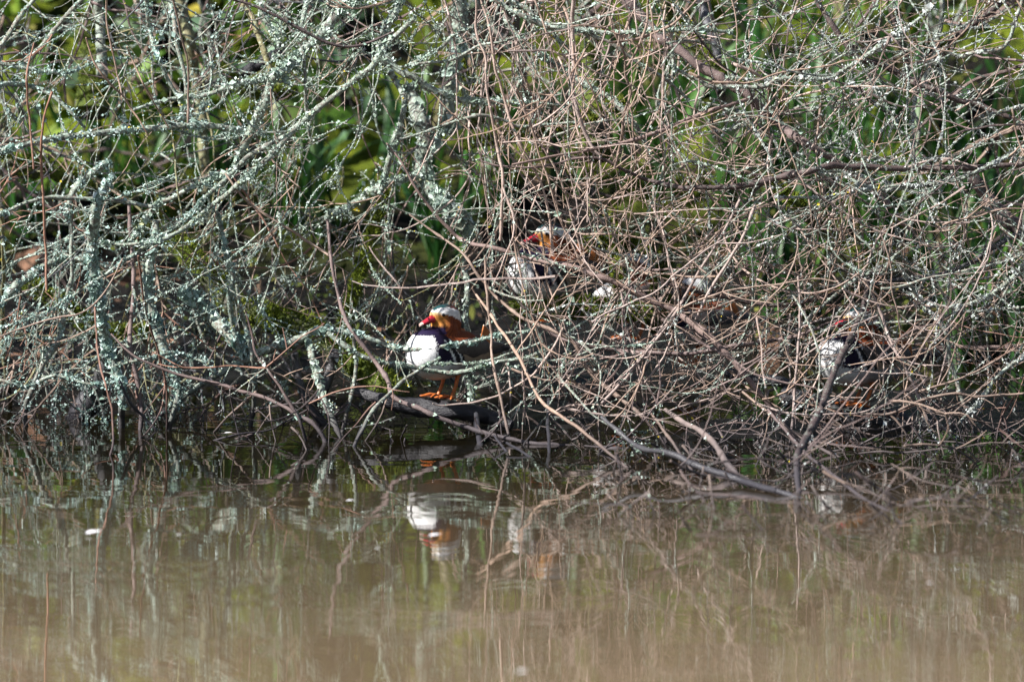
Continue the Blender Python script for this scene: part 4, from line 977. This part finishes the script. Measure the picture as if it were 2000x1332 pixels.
def loft(rings, sides, m=0, mb=None):
    mb = mb or MB(); V = []; a = np.linspace(0, 2 * math.pi, sides, endpoint=False)
    for (c, rx, ry, rz, pit) in rings:                 # section across x: half width ry, half height rz
        yy = np.cos(a) * ry; zz = np.sin(a) * rz
        V.append(np.stack([c[0] + zz * math.sin(pit), c[1] + yy, c[2] + zz * math.cos(pit)], -1))
    V = np.array(V); k = len(rings)
    i = np.arange(k - 1)[:, None] * sides; j = np.arange(sides)[None]; jj = (j + 1) % sides
    mb.add(V.reshape(-1, 3), np.stack([i + j, i + jj, i + sides + jj, i + sides + j], -1).reshape(-1, 4), m)
    for e in (0, k - 1):
        ring = V[e]; mb.add(np.vstack([ring, ring.mean(0)]), [(q, (q + 1) % sides, sides) for q in range(sides)], m)
    return mb
def bill_mesh():
    mb = loft([((.026, 0, .186), 0, .0110, .0115, -.3), ((.036, 0, .185), 0, .0104, .0100, -.25), ((.046, 0, .182), 0, .0090, .0076, -.2), ((.058, 0, .1775), 0, .0080, .0054, -.15), ((.0655, 0, .1748), 0, .0072, .0042, -.1)], 14)
    loft([((.0650, 0, .1750), 0, .0070, .0042, -.1), ((.0695, 0, .1730), 0, .0054, .0034, 0), ((.0722, 0, .1710), 0, .0024, .0018, .2)], 14, 1, mb)
    return mb.mesh('bill', [MAT['bill'], MAT['nail']])
def fan_mesh(outline, thick, mats, rim=None):
    mb = MB(); o = np.array(outline); n = len(o); c = o.mean(0)
    top = np.stack([o[:, 0], np.full(n, thick), o[:, 1]], -1); bot = np.stack([o[:, 0], np.full(n, -thick), o[:, 1]], -1)
    mb.add(np.vstack([top, [[c[0], thick * 2.4, c[1]]]]), [(i, (i + 1) % n, n) for i in range(n)])
    mb.add(np.vstack([bot, [[c[0], -thick * 2.4, c[1]]]]), [((i + 1) % n, i, n) for i in range(n)])
    mb.add(np.vstack([top, bot]), [(i, i + n, (i + 1) % n + n, (i + 1) % n) for i in range(n)], 0)
    return mb
def sail_mesh():
    s = np.linspace(0, 1, 14)
    lead = np.stack([-.066 - .010 * s, .122 + .046 * s], -1)
    tr = np.stack([-.076 - .030 * np.sin(np.pi * .5 * s) , .168 - .060 * s ** 1.5], -1)
    mb = fan_mesh(np.vstack([lead, tr[1:]]), .0018, None)
    p = np.stack([tr[:, 0], tr[:, 0] * 0, tr[:, 1]], -1); tube(mb, p, np.full(len(p), .0017), 5, 1)
    return mb.mesh('sail_feather', [MAT['sail'], MAT['sailrim']])
def wing_mesh():
    mb = loft([((.01, .053, .118), 0, .006, .018, .5), ((-.03, .057, .118), 0, .008, .024, .3), ((-.075, .047, .117), 0, .007, .020, .1), ((-.115, .032, .116), 0, .005, .012, 0), ((-.155, .018, .116), 0, .003, .004, 0)], 12)
    return mb.mesh('wing', [MAT['wing']])
def crest_mesh():
    mb = loft([((.014, 0, .2115), 0, .005, .003, 0), ((-.008, 0, .2115), 0, .008, .005, .3), ((-.028, 0, .202), 0, .008, .007, .7), ((-.042, 0, .186), 0, .006, .008, 1.0), ((-.050, 0, .170), 0, .004, .007, 1.2), ((-.053, 0, .158), 0, .002, .004, 1.3)], 12)
    return mb.mesh('crest', [MAT['crest']])
def leg_mesh():
    mb = MB(); tube(mb, np.array([[-.012, 0, .075], [-.002, 0, .052], [.000, 0, .035], [.006, 0, .016], [.010, 0, .006]]), np.array([.0075, .0050, .0040, .0042, .0050]), 8); return mb.mesh('leg', [MAT['foot']])
def foot_mesh():
    mb = MB(); a0 = np.array([.008, 0, .006])
    tips = [np.array([.040, .024, .003]), np.array([.050, 0, .003]), np.array([.040, -.022, .003])]
    for t in tips:
        k = (a0 + t) / 2 + np.array([0, 0, .004]); tube(mb, np.array([a0, k, t, t + (t - a0) * .08]), np.array([.0042, .0036, .0026, .0010]), 6)
    tube(mb, np.array([a0, [-.006, .002, .004]]), np.array([.003, .0012]), 5)
    for i in range(2):
        mid = (tips[i] + tips[i + 1]) / 2 * .93 + a0 * .07
        v = [a0, (a0 + tips[i]) / 2 + np.array([0, 0, .003]), tips[i], mid, tips[i + 1], (a0 + tips[i + 1]) / 2 + np.array([0, 0, .003])]
        v = np.array(v); lo = v - np.array([0, 0, .0016])
        mb.add(np.vstack([v, lo]), [(0, 1, 2, 3), (0, 3, 4, 5), (6, 9, 8, 7), (6, 11, 10, 9)], 1)
    return mb.mesh('foot', [MAT['foot'], MAT['web']])
def eye_mesh():
    bm = bmesh.new(); bmesh.ops.create_uvsphere(bm, u_segments=12, v_segments=8, radius=.0040); me = bpy.data.meshes.new('eye'); bm.to_mesh(me); bm.free()
    me.materials.append(MAT['eye']); me.polygons.foreach_set('use_smooth', np.ones(len(me.polygons), bool)); return me
bill_me, sail_me, wing_me, crest_me, leg_me, foot_me, eye_me = bill_mesh(), sail_mesh(), wing_mesh(), crest_mesh(), leg_mesh(), foot_mesh(), eye_mesh()

def drake(loc, rotz, label, sc=1.0):
    r = empty('mandarin_drake', loc, rotz, label, 'duck', 'drakes among the branches'); r.scale = (sc, sc, sc)
    def add(me, name, l=(0, 0, 0), rot=(0, 0, 0), s=(1, 1, 1), par=None):
        o = bpy.data.objects.new(name, me); COL.objects.link(o); o.parent = par or r; o.location = l; o.rotation_euler = rot; o.scale = s; return o
    b = add(body_me, 'plumage')
    add(bill_me, 'bill'); add(crest_me, 'crest')
    for s in (1, -1):
        add(eye_me, 'eye', (.0195, s * .0205, .1935))
        add(sail_me, 'sail_feather', (0, s * .026, 0), (s * -.12, 0, 0))
        add(wing_me, 'wing', s=(1, s, 1))
        lg_ = add(leg_me, 'leg', (-.010, s * .024, 0), (0, -.12, 0))
        add(foot_me, 'foot', (0, 0, 0), (0, 0, s * .15), par=lg_)
    return r
def at_px(x, y, d):
    return P1(x, y, d)
# foot bearings; the first stands on the wet log, the second on the right-hand log
drake(at_px(868, 781, -.005), math.radians(220), 'front drake on the wet log: white breast, red bill, facing left in the open gap')
drake(at_px(1678, 797, .13), math.radians(205), 'right-hand drake on the purple-grey log behind the crooked stem, orange feet showing', 1.06)
drake(at_px(1078, 632, .66), math.radians(200), 'rear drake with a round white head, on the mossy ledge up-right of the front drake', 1.08)
drake(at_px(1352, 716, 1.0), math.radians(190), 'half-hidden drake low in the water behind the long tan limb, rusty cheek showing', 1.0)
drake(at_px(1236, 668, .95), math.radians(205), 'mostly hidden drake between the mossy stem and the stump, only a pale patch showing', 1.0)

# ------------------------------------------------------------------ feathers adrift on the pond
def feather(x, y, px, label):
    d = dwater(x, y, 0.0); p = P1(x, y, d); L = px * px2m(d)
    s = np.linspace(0, 1, 9); w = .33 * L * np.sin(np.pi * np.clip(s, .04, .97) ** .7)
    V = []
    for i in range(9): V += [(s[i] * L - L / 2, -w[i], .004 + .25 * w[i] + .16 * L * s[i] ** 2), (s[i] * L - L / 2, 0, .004 + .05 * L * math.sin(3 * s[i]) + .16 * L * s[i] ** 2), (s[i] * L - L / 2, w[i], .004 + .4 * w[i] + .16 * L * s[i] ** 2)]
    f = []
    for i in range(8): a = i * 3; f += [(a, a + 1, a + 4, a + 3), (a + 1, a + 2, a + 5, a + 4)]
    mb = MB(); mb.add(V, f); o = mb.build('feather', MAT['featherw']); o.location = p; o.rotation_euler = (0, 0, rng.uniform(-.6, .6)); return tag(o, label, 'feather', 'white feathers afloat')
MAT['featherw'] = flat_mat('white_feather', (.78, .78, .80), .6, .08)
for x, y, px, lb in [(183, 1045, 32, 'largest white feather afloat, at the lower left below the lichen-crusted stem'), (348, 1049, 14, 'small white feather afloat right of the largest one'), (684, 982, 16, 'white feather afloat below the forked stems left of the front drake reflection'),
                     (738, 1075, 8, 'tiny white fluff speck on open water left of the front drake reflection'), (1816, 1143, 11, 'white feather speck afloat at the lower right'), (1020, 1316, 20, 'pale feather afloat at the bottom centre'), (445, 850, 16, 'thin white feather at the waterline near the lower-left twigs'), (850, 1050, 24, 'pale feather afloat under the front drake reflection')]:
    feather(x, y, px, lb)
